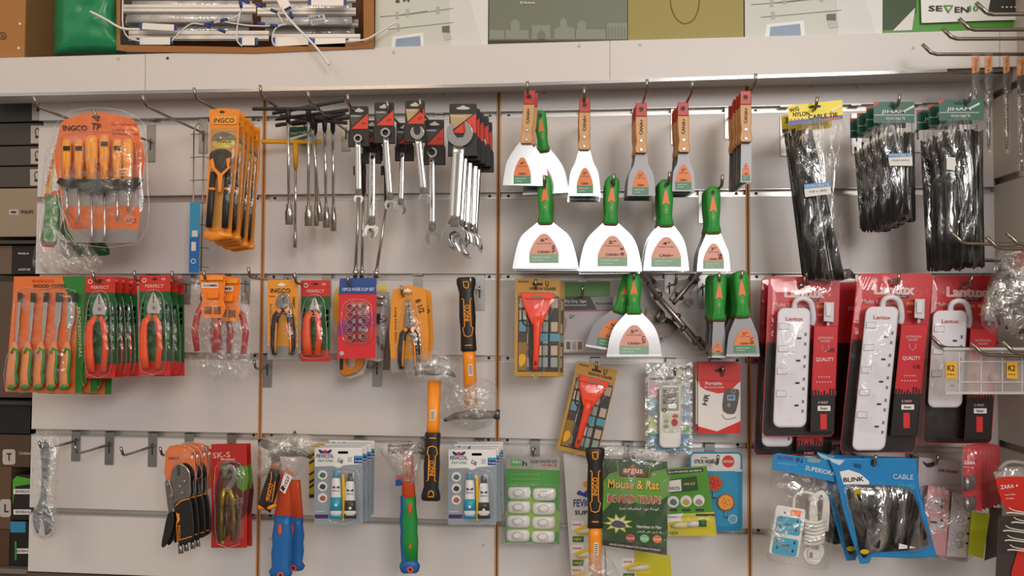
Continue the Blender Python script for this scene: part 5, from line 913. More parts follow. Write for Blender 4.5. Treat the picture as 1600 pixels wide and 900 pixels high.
b = t.part('remote', label='white remote control'); RM = mat('#e4e1dd', .35); b.slab(rect(1030, 602, 1064, 700, 8, 5), .002, .016, RM, 2.5); b.slab(rect(1033, 605, 1061, 642, 2), .0155, .0165, mat('#9d9892', .35)); b.flat(rect(1036, 609, 1057, 631), mat('#6a655f', .2), .0168); b.slab(rect(1044, 631, 1057, 638, 2), .0165, .0175, mat('#f4f4f2', .3)); b.ring(1038, 641, 3.4, 2, .0165, .0172, DARK, 14)
b.slab(rect(1035, 645, 1062, 676, 4), .0155, .0165, mat('#cfcabe', .4))
for x, y, c_, w_, h_ in [(1041, 650, '#b5c9a0', 4, 3), (1055, 650, '#c0503a', 5, 3), (1041, 658, '#8fae6a', 4, 3), (1054, 660, '#b02a2a', 5, 6), (1041, 666, '#8a9a6a', 4, 3), (1042, 673, '#e8e6e2', 3, 2.4), (1054, 673, '#e8e6e2', 3, 2.4)]:
    k = t.part('button', b); k.slab(circ(x, y, w_, 12, h_), .016, .018, mat(c_, .4), .5)
blister(t, rect(1027, 598, 1068, 703, 5), .022); c = t.part('pouch'); c.slab(rect(1008, 566, 1082, 710, 3), .0005, .001, FILM); t.done()
# ---- portable scale pack
t = Thing('scale_pack', 'red and white portable scale packet lettered Portable', 'packet', 1124, 568, .055); a = t.part('card'); a.slab(rect(1091, 568, 1157, 677, 1), 0, .0012, mat('#e4ddd8', .4)); RD = mat('#cf2a26', .35)
a.slab([(1091, 568), (1157, 568), (1157, 596), (1092, 593)], 0, .0032, RD); a.flat([(1091, 593), (1160, 592), (1152, 600), (1140, 612), (1122, 615), (1104, 610), (1094, 604)], RD); a.flat([(1091, 666), (1120, 674), (1157, 658), (1157, 677), (1091, 677)], RD); a.text('Portable', 1115, 599, 26, 5, PAPER); a.text('Electronic Scale', 1116, 605, 30, 2.5, PAPER); a.text('HR', 1103, 624, 18, 8, INK, -75); a.hole(1125, 579, 18, 4, INK, .0035)
b = t.part('printed_scale', label='printed grey scale picture'); b.slab(smooth([(1135, 608), (1152, 608), (1155, 616), (1150, 642), (1143, 647), (1130, 642), (1130, 622)], 2), .0008, .0016, mat('#55504c', .4)); b.flat(rect(1136, 617, 1149, 626, 1), mat('#7fa8c9', .3), .0022); b.text('0.00', 1142, 621, 9, 4, DARK, 0, .0026); b.flat(circ(1139, 633, 3), mat('#8f8a86', .4), .002); b.ring(1146, 611, 4, 2.6, .0018, .0024, mat('#8f8a86', .4), 12); b.tube([(1128, 648, .001), (1135, 655, .001), (1150, 652, .001)], .0006, mat('#8f8a86', .4), 5, 3)
t.done()
copy_tree(t.root, (-.003, .007, .003), 0, 'red and white scale packet just behind the front Portable one')
# ---- cable switch pack
t = Thing('switch_pack', 'clear pack of eight white cable switches on green card', 'switch pack', 833, 700, .05); a = t.part('card', label='white and green card'); a.slab([(791, 712), (875, 714), (874, 852), (789, 850)], 0, .001, mat('#d4d2cc', .4)); a.flat([(791, 732), (875, 735), (874, 850), (789, 848)], mat('#4f9a44', .4)); a.flat([(805, 762), (875, 800), (874, 830), (795, 848), (790, 800)], mat('#8fb84a', .4), .0005)
a.flat(rect(799, 718, 815, 727), mat('#4fae4a', .4), .0006); a.text('RIN', 807, 722, 12, 5, PAPER, 0, .001); a.text('h', 820, 724, 7, 8, INK, 0, .001); a.text('SLIDE ON/OFF SW.', 850, 721, 42, 5, mat('#5a5650', .5)); a.text('10 PCS', 858, 727, 24, 3.5, RED)
for r in range(3): a.text('LLLLLLLLLLL', 822, 741+r*7, 46, 2.6, mat('#7fbf6a', .5))
for r in range(4):
    for c_ in range(2):
        x = 811+39.5*c_+(r*-.6); y = 770+22.2*r+(2 if c_ else 0); s = t.part('cable_switch', label='white cable switch'); s.dome(smooth([(x-18, y-6), (x-12, y-9.5), (x+10, y-9.5), (x+18, y-7), (x+18, y+6), (x+12, y+10), (x-12, y+10), (x-18, y+6)], 2), .001, .014, mat('#e9e7e4', .3), .3, 5, flat=.6)
        s.ring(x-1, y+.5, 9, 8.2, .012, .0150, mat('#b5b2ae', .4), 18, ry=.7); k = t.part('button', s); k.slab(circ(x-2, y+.5, 5.5, 14, 4.2), .013, .0175, WHITE, 1)
sh = t.part('shell', label='clear outer shell'); sh.slab(rect(788, 697, 880, 856, 4), .0, .002, SHEET); blister(t, rect(791, 758, 873, 848, 4), .019, m=SHEET); sh.ring(812, 706, 4, 3, .002, .003, mat('#aaa59f', .3), 14); sh.ring(859, 707, 4, 3, .002, .003, mat('#aaa59f', .3), 14); t.done()
# ---- FEVICOL super strip card
def superstrip(lab, pts, d, txt, rows):
    t = Thing('glue_strip', lab, 'glue strip', pts[0][0], pts[0][1], d, 'white and yellow glue strips'); a = t.part('card'); a.slab(pts, 0, .001, mat('#d0ccca', .4)); txt(a)
    for i, (x, y) in enumerate(rows):
        g = t.part('glue_tube', label='small glue tube in yellow pouch'); g.slab([(x-16, y+2), (x+4, y-6), (x+26, y-4), (x+26, y+14), (x-6, y+10)], .0, .002, mat('#e2c52c', .4)); g.flat([(x-18, y-12), (x+2, y-12), (x-2, y), (x-18, y+2)], WHITE, .0004); g.text('FEVIKWIK', x-9, y-6, 14, 3, RED, 0, .0014); g.slab(rect(x-16, y+12, x+1, y+21), .0005, .0014, mat('#3a6a2a', .4)); g.text('NEW', x-8, y+16.5, 12, 4, mat('#e2d040', .4), 0, .002); g.limb([(x-8, y+6, 2.4, .003, .005), (x+10, y+3, 5, .005, .005), (x+24, y+2, 4, .003, .005)], mat('#dcd8c8', .4), 10)
    t.done()
superstrip('white strip card lettered in dark blue behind the lower hammer', [(880, 708), (945, 708), (945, 905), (893, 905), (886, 800)], .04, lambda a: (a.text('FEVICOL', 917, 786, 42, 12, mat('#2f3a8a', .5)), a.text('SUPER', 915, 801, 34, 7, INK), a.flat(smooth([(901, 772), (905, 766), (912, 770), (920, 764), (926, 772), (920, 778), (910, 775)], 2), mat('#3a3f8a', .5), .0006), a.flat(circ(916, 757, 5, 12), mat('#e09040', .5), .0006)), [(911, 826), (911, 863), (911, 897)])
superstrip('yellow and white glue strip hanging below the mouse trap pack', [(945, 850), (1046, 866), (1050, 910), (950, 910)], .045, lambda a: a.flat([(990, 858), (1047, 866), (1050, 905), (995, 905)], mat('#c9c028', .4), .0006), [(990, 884)])
t = Thing('glue_card', 'green card of multi purpose glue with yellow tube pouch', 'glue pack', 1080, 728, .05); a = t.part('card'); a.slab([(1030, 733), (1104, 728), (1120, 838), (1042, 838)], 0, .001, mat('#4f8f2a', .4)); a.flat([(1042, 735), (1098, 731), (1099, 737), (1043, 742)], mat('#2f2a26', .4)); a.text('MULTIPURPOSE ADHESIVE', 1070, 736.5, 52, 3, PAPER, -4)
b = t.part('glue_tube', label='dark green and white tube'); b.slab([(1040, 751), (1066, 747), (1088, 744), (1091, 765), (1066, 768), (1042, 770)], .0008, .006, mat('#2a4a26', .4), 1); b.flat([(1041, 752), (1064, 749), (1065, 767), (1042, 769)], PAPER, .0065); b.text('FEVICOL', 1053, 763, 20, 5, mat('#2a2a2a', .5), -4, .0070); b.text('SUPER GLUE', 1077, 756, 18, 4, mat('#c9c040', .5), -4, .0070)
for i, c_ in enumerate(['#5a6a70', '#b5a040', '#a08a84']): a.flat(circ(1052+20*i, 784-i*1, 9, 18), PAPER, .0005); a.flat(smooth([(1046+20*i, 786), (1051+20*i, 779), (1058+20*i, 784), (1054+20*i, 790)], 2), mat(c_, .5), .0008); a.flat(rect(1045+21*i, 795, 1058+21*i, 799), mat('#2f3a22', .5), .0005)
a.flat([(1043, 804), (1116, 800), (1120, 838), (1044, 838)], mat('#cfc02a', .4), .0004); a.flat([(1043, 804), (1068, 802), (1062, 814), (1043, 816)], WHITE, .0007); a.flat(rect(1087, 803, 1117, 807), DARK, .0007); a.text('FEVIKWIK', 1050, 808, 14, 3, RED, 0, .001); a.text('NEW', 1053, 833, 14, 5, mat('#3a6a2a', .5), 0, .001)
g = t.part('glue_tube', label='small white tube with green cap'); g.limb([(1050, 822, 2, .003, .005), (1058, 821, 5, .005, .005), (1074, 820, 5, .005, .005)], mat('#e0d8a0', .4), 10); g.limb([(1074, 820, 4.5, .005, .005), (1092, 818, 4.5, .005, .005)], PAPER, 10); g.limb([(1092, 818, 5, .005, .005), (1104, 818, 5, .005, .005)], mat('#1e6a38', .4), 10)
blister(t, [(1043, 808), (1117, 806), (1119, 837), (1044, 837)], .012, m=SHEET); t.done()
# ---- sticker hook card
t = Thing('stick_hook_card', 'blue and white stick hook card with fruit shaped round hooks', 'hook pack', 1122, 706, .035); a = t.part('card'); BB = mat('#1f7fa8', .4, name='sea_blue'); a.slab(rect(1077, 706, 1160, 830, 8), 0, .0012, BB); a.flat(rect(1080, 709, 1157, 735, 6), mat('#d6d2d0', .4)); a.flat(rect(1083, 736, 1153, 822, 6), mat('#2a8db5', .4)); a.flat(rect(1078, 733, 1159, 737), mat('#d6d2d0', .4), .0002)
a.text('STICK HOOK', 1102, 721, 34, 6, INK, 0, .0018); a.text('strong', 1100, 715, 10, 2.5, INK, 0, .0018); a.slab(circ(1138, 721, 9.5, 20), 0, .0014, mat('#c8342e', .4)); a.text('EASYCLEAN', 1138, 721, 15, 4, PAPER, 0, .002)
for x, y, c1, c2, pz in [(1116, 755, '#5a8a3a', '#c9382e', 1), (1134, 785, '#a05a2a', '#e8983a', 0)]:
    h = t.part('sticker_hook', label='round patterned sticker hook'); h.slab(circ(x, y, 13.5, 24), .001, .005, mat(c1, .4), .8); h.slab(circ(x, y, 11.5, 24), .005, .0056, mat(c2, .4)); random.seed(5)
    for k in range(9): an = k*2.4; r_ = 2.6*math.sqrt(k); h.flat(circ(x+r_*math.cos(an), y+r_*math.sin(an), 1.1, 8), mat('#3a1a14' if pz else '#b5402a', .5), .006)
    h.tube([(x-1, y+13, .004), (x-1, y+22, .006), (x+3, y+24, .012), (x+4, y+20, .014)], .0009, STEEL, 6, 3)
a.flat(rect(1090, 815, 1112, 822, 1), mat('#6a6460', .5), .0016); a.ring(1145, 811, 7, 6, .001, .0018, PAPER); a.slab(circ(1145, 811, 6, 16), 0, .0017, mat('#5fa3c4', .4)); t.done()
# ---- mouse trap pack
t = Thing('mouse_trap_pack', 'large dark green mouse and rat board trap pack in clear sleeve', 'trap pack', 990, 715, .125); a = t.part('card', label='dark green printed card'); DG = mat('#234a1e', .3, coat=.3, name='dark_green_card')
T_ = lambda x, y: (x, y+(x-941)*.045)
a.slab([T_(941, 716), T_(1043, 716), T_(1042, 863), T_(941, 852)], 0, .0013, DG); LG = mat('#5f9a2a', .35)
a.flat(smooth([T_(943, 752), T_(965, 735), T_(1000, 742), T_(1040, 728), T_(1043, 770), T_(1010, 785), T_(960, 780), T_(942, 800)], 2), LG); a.flat([T_(963, 719), T_(1018, 719), T_(1016, 744), T_(968, 744)], DG, .0005)
a.tube([T_(964, 718)+(.0006,), T_(966, 740)+(.0006,), T_(970, 745)+(.0006,), T_(1013, 745)+(.0006,), T_(1017, 720)+(.0006,)], .0005, mat('#a8b83a', .4), 5)
a.flat([T_(972, 736), T_(988, 725), T_(1006, 734), T_(1008, 739), T_(972, 740)], mat('#b5402a', .4), .0008); a.text('argus', *T_(989, 735), 30, 9, mat('#e8d8c0', .4), 3, .0012)
YG = mat('#f0c02a', .4)
def ot(s, x, y, w, h, m, rot=2, sh=.9): a.text(s, x+sh, y+sh, w, h, INK, rot, .0014); a.text(s, x, y, w, h, m, rot, .0019)
ot('Mouse & Rat', *T_(990, 755), 80, 14, YG, 2); a.text('BOARD TRAPS', *T_(991, 778), 84, 13, PAPER, 2, .0014); a.text('BOARD TRAPS', *T_(991, 778), 82, 11.5, mat('#d02828', .4), 2, .0019)
a.text('\ufeab\ufeae\ufe9f \ufeda\ufeb3\ufe8e\ufee4\ufedf \ufec9\ufeee\ufee7 \ufe94\ufea3\ufeee\ufedf', *T_(998, 793), 62, 6, PAPER, 1.5, .0012)
st = []
for k in range(18): an = k*20; r_ = 25 if k % 2 else 13; st.append(T_(966+r_*math.cos(math.radians(an))*.95, 817+r_*math.sin(math.radians(an))*.62))
a.flat(st, mat('#c9d03a', .4), .0008); st = [(966+(x-966)*.75, 819+(y-819)*.75) for x, y in st]; a.flat(st, PAPER, .0011); a.flat(smooth([(954, 820), (962, 813), (974, 816), (978, 823), (966, 825)], 2), mat('#4a4644', .5), .0014)
a.text('Harmless to Man', *T_(1014, 820), 38, 5, PAPER, 2.5, .0012); a.text('\ufeae\ufeb8\ufe92\ufedf\ufe8d \ufef0\ufee0\ufecb \ufead\ufeae\ufebf \ufefb', *T_(1014, 828), 38, 4, PAPER, 2.5, .0012)
for x, c1, s_ in ((985, '#b54a4a', 'Powerful'), (1007, '#7fbf8a', 'SAFE'), (1027, '#d97a2a', 'STICKY')): a.flat(smooth([T_(x-7, 836), T_(x, 832), T_(x+7, 836), T_(x+6, 842), T_(x, 845), T_(x-6, 842)], 2), mat(c1, .4), .0008); a.text(s_, *T_(x, 839), 12, 3, PAPER, 2, .0012)
a.flat([T_(941, 844), T_(1042, 852), T_(1042, 863), T_(941, 852)], INK, .0006); a.text('HAVE LOTS ENJOY IN CLEAN WORLD', *T_(992, 853), 80, 3.5, PAPER, 7, .0012); a.text('U', 951, 735, 8, 10, INK, -20, .0012)
c = t.part('sleeve', label='clear plastic sleeve'); c.dome(smooth([(942, 702), (960, 698), (1000, 700), (1040, 706), (1047, 722), (1048, 800), (1046, 868), (1030, 872), (990, 864), (942, 858), (939, 800), (938, 722)], 2), .0, .006, film(.05, .25, 20, rough=.08, bump=.3, milk=.3), .3, 5, .0006, flat=.5)
c = t.part('sleeve_top', label='crumpled clear sleeve top'); c.dome(smooth([(941, 700), (970, 697), (1040, 706), (1042, 722), (990, 716), (941, 714)], 2), .002, .010, film(.35, .8, 60, rough=.15, bump=.9, milk=.4), .4, 4, .002); t.done()
t, q = ingco_hammer('hammer with its black grip upwards beside the mouse trap pack', 930, 699, 930, 925, .175, True)
hbag(t, [(895, 905), (905, 880), (922, 862), (945, 866), (962, 885), (968, 912), (940, 925), (905, 920)], .030); hhead(t, 930, 930, 40); t.done()
# ---- long foil lid under the wooden scrapers: none
# ================================================================== PANEL 4 : cable ties, power strips, bags
TIE = mat('#191716', .35, name='black_nylon'); 
CLR = film(.03, .42, 34, rough=.1, bump=.5, milk=.2, sv=(1, 1, .2))
def tiebag(lab, nm, head, hx, bag, ties, d, n=60, hdr='#f0d820', fn=None, grp=None, dome=.012, spread=1.0, seed=1):
    """head: header outline; bag: bag outline; ties: (top left, top right, bottom right, bottom left)"""
    t = Thing(nm, lab, 'cable ties', hx[0], hx[1], d, grp)
    rnd = random.Random(seed); b = t.part('cable_ties', label='bundle of black cable ties'); (ax, ay), (bx, by), (cx, cy2), (dx, dy) = ties
    for i in range(n):
        u = rnd.random(); v = min(1, max(0, u+rnd.uniform(-.12, .12)*spread)); jt = rnd.uniform(-9, 3); 
        p0 = (ax+(bx-ax)*u, ay+(by-ay)*u+jt); p1 = (dx+(cx-dx)*v, dy+(cy2-dy)*v+rnd.uniform(-6, 2)); e = rnd.uniform(.001, dome*.7); w = 1.3
        m_ = ((p0[0]+p1[0])/2+rnd.uniform(-2, 2), (p0[1]+p1[1])/2)
        V = []; 
        b.tube([p0+(e,), p1+(e+rnd.uniform(-.001, .001),)], .0016, TIE, 4)
    b['kind'] if 0 else None
    c = t.part('bag', label='clear plastic bag'); c.dome(smooth(bag, 2), -.001, dome*1.3, CLR, .35, 6, .0012)
    h = t.part('header', label='printed header card'); h.slab(head, dome*.3, dome*.3+.0015, mat(hdr, .4)); fn(h, dome*.3+.0019)
    t.done(); return t
def yh(h, e):
    f = lambda x, y: (x, y-(x-1231)*.11)
    h.flat([f(1231, 189), f(1317, 189), f(1317, 195), f(1231, 196)], mat('#3a52a0', .4), e); h.text('W/G', 1241, 171, 15, 7, INK, -15, e+.0003); h.text('NYLON', 1252, 178, 26, 7, INK, -4, e+.0003); h.text('CABLE TIE', 1286, 181, 46, 7, INK, -5, e+.0003); h.flat([f(1283, 192), f(1312, 192), f(1312, 195), f(1283, 196)], mat('#c9502a', .4), e+.0002)
    h.flat(smooth([(1263, 167), (1272, 164), (1283, 165), (1280, 168), (1266, 169)], 2), DARK, e+.0002); h.slab([(1298, 173), (1315, 164), (1315, 166), (1300, 175)], e-.0003, e+.0012, WHITE); h.text('- - - -', 1245, 186, 20, 2, RED, -5, e+.0003)
t = tiebag('long black cable ties in a clear bag with yellow header, front', 'cable_tie_bag', [(1231, 165), (1316, 156), (1318, 186), (1233, 196)], (1275, 158), [(1233, 193), (1317, 184), (1322, 260), (1325, 340), (1330, 436), (1256, 440), (1246, 340), (1238, 260)], [(1237, 208), (1270, 212), (1318, 436), (1264, 436)], .155, 46, fn=yh, dome=.014, seed=3, grp=None)
l = Thing('tie_sticker', 'blue and white sticker on the long cable tie bag', 'sticker', 1277, 292, .179); a = l.part('sheet'); a.slab([(1256, 288), (1297, 284), (1299, 303), (1258, 308)], 0, .0008, PAPER); a.flat([(1256, 288), (1297, 284), (1297.5, 291), (1257, 295)], mat('#2a86c4', .4)); a.text('NYLON CABLE TIE', 1277, 290, 36, 4, PAPER, -5); a.text('4.8 x 400', 1278, 298, 28, 3, mat('#8a8a88', .5), -5); l.done()
def yh2(h, e): h.flat([(1222, 202), (1232, 201), (1232, 207), (1223, 208)], mat('#3a52a0', .4), e); h.text('3', 1229, 188, 5, 9, INK, 0, e+.0003)
tiebag('second bag of long black cable ties behind the yellow headed one', 'cable_tie_bag', [(1220, 181), (1300, 172), (1300, 200), (1222, 209)], (1260, 175), [(1224, 206), (1240, 204), (1262, 300), (1280, 430), (1252, 436), (1240, 340), (1228, 260)], [(1226, 215), (1246, 212), (1276, 428), (1254, 430)], .120, 30, fn=yh2, dome=.012, seed=5)
def jh(x0, y0, txt=True):
    def f(h, e):
        h.flat([(x0, y0+1), (x0+11, y0), (x0, y0+8)], mat('#c9382a', .4), e); h.flat([(x0+1, y0+20), (x0+63, y0+20), (x0+63, y0+21.5), (x0+1, y0+21.5)], mat('#a8b8ae', .4), e)
        if txt: h.text('JIHAM', x0+31, y0+16, 38, 6.5, PAPER, 0, e+.0003); h.text('NYLON CABLE TIE', x0+34, y0+26, 30, 4, PAPER, 0, e+.0003); h.slab([(x0+46, y0+14), (x0+63, y0+5), (x0+64, y0+8), (x0+48, y0+16)], e-.0004, e+.0008, PAPER); h.hole(x0+32, y0+6, 18, 4, mat('#1f2a26', .5), e+.0002)
    return f
def jiham(lab, x, y, d, yb, seed, n=70, w=64, drop=0, fn=True, nm='cable_tie_bag'):
    return tiebag(lab, nm, rect(x, y, x+w, y+33), (x+w/2, y), [(x+2, y+31), (x+w-1, y+31), (x+w, y+90), (x+w+3, yb-6), (x+w-2, yb+2), (x+20, yb+2), (x-1, yb-4), (x, y+100)], [(x+7, y+56), (x+w-2, y+56), (x+w, yb-3), (x+16, yb-3)], d, n, hdr='#1f5c4a', fn=jh(x, y, fn), dome=.013, seed=seed, grp='cable tie bags with dark green headers')
t = jiham('black cable ties with dark green header, front of the middle stack', 1365, 159, .155, 349, 11, 80)
l = Thing('tie_sticker', 'blue and white sticker on the middle dark green headed bag', 'sticker', 1406, 243, .176); a = l.part('sheet'); a.slab([(1387, 240), (1425, 239), (1426, 259), (1390, 259)], 0, .0008, PAPER); a.flat([(1387, 240), (1425, 239), (1425, 244), (1388, 246)], mat('#2a86c4', .4)); a.text('NYLON CABLE TIE', 1406, 242.5, 34, 3.4, PAPER, 0); a.text('3.6x200 100PCS', 1407, 250, 28, 2.5, mat('#8a8a88', .5), 0); l.done()
stack(t, 3, .022, 'black cable tie bag with dark green header, middle stack', side=-.004, drop=.002, jr=1.5)
t = jiham('black cable ties with dark green header, front of the right stack', 1467, 155, .16, 420, 17, 80, 70)
l = Thing('tie_sticker', 'plain white sticker on the right dark green headed bag', 'sticker', 1486, 255, .181); a = l.part('sheet'); a.slab([(1479, 246), (1493, 246), (1492, 266), (1479, 265)], 0, .0008, PAPER); l.done()
stack(t, 2, .024, 'black cable tie bag with dark green header, right stack', side=-.006, drop=.001, jr=2)
p = solo('foil_pack', 'crumpled silver foil pack between the cable tie bag and power strips', 'packet', 1285, 428, .12); p.dome(smooth([(1256, 420), (1280, 424), (1328, 420), (1330, 434), (1300, 440), (1258, 438)], 2), 0, .010, mat('#8f8a86', .25, .9, bump=.8, scale=60), .4, 4, .002); fin(p)
# ---- power strips
LR = mat('#c4242e', .3, coat=.5, name='glossy_red_card'); LK = mat('#1d1718', .3, coat=.4, name='glossy_black_card')
def strip(lab, ox, oy, d, lean, H, strip_x, strip_y0, strip_y1, sw, nsock, grp='red and black power strip cards', w=112, card_top=None, n2='4 WAY'):
    """card top left (ox,oy); lean = px shift to the left per px down"""
    t = Thing('power_strip_pack', lab, 'power strip', ox+w/2, oy, d, grp); T = lambda x, y: (x-(y-oy)*lean, y)
    a = t.part('card', label='red and black printed card'); a.slab([T(ox+4, oy), T(ox+w-3, oy), T(ox+w, oy+5), T(ox+w, oy+H-6), T(ox+w-5, oy+H), T(ox+4, oy+H), T(ox, oy+H-6), T(ox, oy+5)], 0, .0012, LR)
    a.flat([T(ox+1, oy+105), T(ox+w-1, oy+105), T(ox+w-1, oy+H-6), T(ox+w-5, oy+H-1), T(ox+5, oy+H-1), T(ox+1, oy+H-6)], LK)
    rnd = random.Random(4)
    for i in range(26): x = ox+2+i*4.2; hh = rnd.uniform(2, 10); a.flat([T(x, oy+106), T(x+2.6, oy+106), T(x+2.6, oy+106-hh), T(x, oy+106-hh)], LK, .0003)
    P1 = mat('#d9a8aa', .4); c = T(ox+w*.5, oy+25); [a.text('Lantux', c[0]+u_, c[1]+v_, 62, 16, mat('#e3bcbe', .4), 1, .0014+.0001*u_) for u_, v_ in ((0, 0), (1, .3), (2, .6))]; c = T(ox+w*.58, oy+36); a.slab([(c[0]-15, c[1]-3), (c[0]+15, c[1]-3), (c[0]+15, c[1]+3), (c[0]-15, c[1]+3)], 0, .0006, INK); a.text('ELECTRICALS', c[0], c[1], 24, 3, P1, 0, .0012)
    c = T(ox+w*.35, oy+45); a.text('Multi Extension', c[0], c[1], 62, 6, P1, 3, .001); a.hole(T(ox+w*.5, oy+12)[0], oy+12, 20, 5, mat('#5a1218', .5))
    for k in range(2): c = T(ox+w*.74, oy+47+k*13); a.flat(rect(c[0]-6+k*2, c[1]-2.5+k, c[0]+6-k*2, c[1]+2.5-k), mat('#e0a050', .4), .0006)
    s = t.part('power_strip', label='white power strip'); PW = mat('#dedbe2', .3, name='strip_white'); x0 = strip_x; so = lambda x, y: (x-(y-strip_y0)*lean, y)
    s.slab([so(*q) for q in rect(x0, strip_y0, x0+sw, strip_y1, 11, 5)], .003, .026, PW, 3)
    s.text('Lantux', so(x0+sw*.52, strip_y0+17)[0], strip_y0+17, 27, 6, mat('#b03a42', .5), 1, .0266)
    Hs = strip_y1-strip_y0; LN = mat('#9a969c', .5)
    pitch = min(35, (Hs-48)/max(1, nsock-.4))
    for i in range(nsock):
        y = strip_y0+48+i*pitch; q = lambda u, v: so(x0+u*sw, y+v)
        k = t.part('socket', s, 'socket with rocker switch')
        k.flat([q(.62, -2), q(.75, -2), q(.75, 1), q(.62, 1)], DARK, .0264)
        for v in (-9, 6): k.flat([q(.84, v), q(.91, v), q(.91, v+5), q(.84, v+5)], mat('#77727a', .5), .0264)
        k.slab([q(.06, -24), q(.36, -24), q(.36, -14), q(.06, -14)], .026, .0268, LN); k.slab([q(.075, -23.2), q(.35, -23.2), q(.35, -14.8), q(.075, -14.8)], .0262, .0275, PW)
        k.flat([q(.5, 20), q(.52, 20), q(.52, 21.5), q(.5, 21.5)], LN, .0264)
    rx = x0+sw+6; g = t.part('sleeve_card', label='red and black sleeve lettered QUALITY'); ss = lambda x, y: (x-(y-strip_y0)*lean, y); y0 = strip_y0+28; y1 = min(oy+H-6, y0+175); sw2 = min(42, ox+w-4-rx+2)
    g.slab([ss(rx, y0), ss(rx+sw2, y0), ss(rx+sw2, y1), ss(rx, y1)], .004, .018, LR, 2); g.slab([ss(rx, y0+108), ss(rx+sw2, y0+108), ss(rx+sw2, y1), ss(rx, y1)], .0045, .0184, LK, 2)
    for i in range(9): x = rx+1+i*4.5; hh = rnd.uniform(3, 12); g.flat([ss(x, y0+109), ss(x+2.8, y0+109), ss(x+2.8, y0+109-hh), ss(x, y0+109-hh)], LK, .0184)
    def gt(tx, u, v, w_, h_, m=P1, r=0): c = ss(rx+sw2*u, y0+v); g.text(tx, c[0], c[1], w_, h_, m, r, .0192)
    gt('EXTENSION', .5, 19, 24, 3.5); gt('SOCKET', .5, 24, 16, 3.5); gt('QUALITY', .5, 53, 28, 7, mat('#e8c8c8', .4)); gt('U5', .75, 66 if nsock > 4 else 38, 11, 6, INK); gt('- - - - -', .5, 80, 18, 2); gt('- - - - - -', .5, 88, 24, 2); gt(n2, .5, 120, 16, 4)
    c = ss(rx+sw2*.5, y0+34); g.tube([(c[0]-5, c[1]-4, .0188), (c[0]-5, c[1]+2, .0188), (c[0], c[1]+7, .0188), (c[0]+5, c[1]+2, .0188), (c[0]+5, c[1]-4, .0188)], .0006, P1, 5)
    c = ss(rx+sw2*.55, y0+129); g.flat(rect(c[0]-10, c[1]-4, c[0]+10, c[1]+4, 1), PAPER, .0189); g.text('3mtr', c[0], c[1], 12, 4, INK, 0, .0196); c = ss(rx+sw2*.55, y0+148); g.flat(rect(c[0]-5, c[1]-10, c[0]+5, c[1]+14), RED, .0189)
    cd = t.part('cord', label='white cord loop'); X = x0+sw*.5; cd.tube([(X, strip_y0+4, .012), (X+2, strip_y0-10, .016), (X+14, strip_y0-15, .018), (X+26, strip_y0-8, .016), (X+30, strip_y0+14, .010), (X+28, strip_y0+26, .006)], .0042, PW, 10, 4)
    pl = t.part('plug', label='white moulded plug'); c = T(ox+w*.86, oy+40); pl.slab([(c[0]-8, c[1]), (c[0]+8, c[1]), (c[0]+7, c[1]+32), (c[0]-9, c[1]+30)], .003, .022, mat('#cfcbcf', .3), 2); pl.slab([(c[0]-5, c[1]+4), (c[0]+4, c[1]+4), (c[0]+3, c[1]+22), (c[0]-5, c[1]+22)], .022, .025, mat('#dcd9dc', .3), 1); pl.limb([(c[0]-1, c[1]+30, 3, .004, .012), (c[0]-2, c[1]+38, 2.4, .003, .012)], PW, 8)
    b = t.part('blister'); b.dome([so(*q) for q in rect(x0-5, strip_y0-5, x0+sw+5, strip_y1+5, 11, 5)], .001, .030, SHEET, .2, 5, flat=.85); b.dome([T(*q) for q in rect(ox+1, oy+4, ox+w-2, oy+H-2, 4, 3)], .001, .004, film(.01, .10, 10, rough=.05, bump=.2, milk=.15), .2, 3, flat=.9)
    t.done(); return t
strip('white power strip with four sockets on red card, leftmost, front one', 1201, 432, .125, .04, 250, 1215, 481, 668, 52, 4)
t = strip('red and black power strip card just behind the leftmost one', 1190, 433, .075, .045, 278, 1196, 560, 698, 48, 3, w=122)
strip('white power strip with five sockets on red card, middle one', 1340, 427, .135, .1, 280, 1353, 479, 704, 52, 5, n2='5 WAY', w=118)
strip('short white power strip on red card, rightmost', 1457, 431, .115, .06, 262, 1458, 485, 637, 54, 3, n2='3 WAY', w=108)
p = Thing('power_strip_pack', 'plain red and black card edge between the leftmost and middle strips', 'power strip', 1320, 440, .07); a = p.part('card'); a.slab([(1296, 442), (1342, 440), (1336, 690), (1290, 690)], 0, .0012, LR); a.flat([(1296, 536), (1339, 536), (1335, 688), (1291, 688)], LK); a.text('m', 1330, 482, 9, 6, mat('#d9a8aa', .4)); p.done()
# ---- extension socket in bag
t = Thing('extension_socket_pack', 'small white extension with blue sockets in blue headed bag', 'extension socket', 1262, 712, .135); h = t.part('header', label='shiny blue header'); HB = mat('#1f86c0', .25, coat=.5, bump=.15, scale=14)
h.slab([(1208, 711), (1215, 708), (1319, 722), (1320, 748), (1312, 755), (1260, 744), (1206, 734)], .004, .0065, HB, .6); h.text('SUPER', 1228, 716, 26, 6, mat('#5a3a8a', .4), 5, .0072); h.text('SUPERIORAL', 1284, 736, 52, 7, mat('#c8d8e2', .4), 12, .0072); h.text('W 6', 1249, 719, 11, 8, INK, 10, .0074); h.text('safe and easy to use', 1230, 725, 30, 2.4, mat('#9ac8e0', .4), 6, .0072); h.flat(smooth([(1262, 716), (1280, 717), (1281, 723), (1264, 722)], 2), mat('#7aa0b0', .3), .0072)
s = t.part('extension_socket', label='white block with two blue socket faces'); R = lambda pts: rotp(pts, (1232, 831), 9); s.slab(R(rect(1206, 792, 1254, 870, 5)), .001, .020, mat('#e2deda', .35), 2.5)
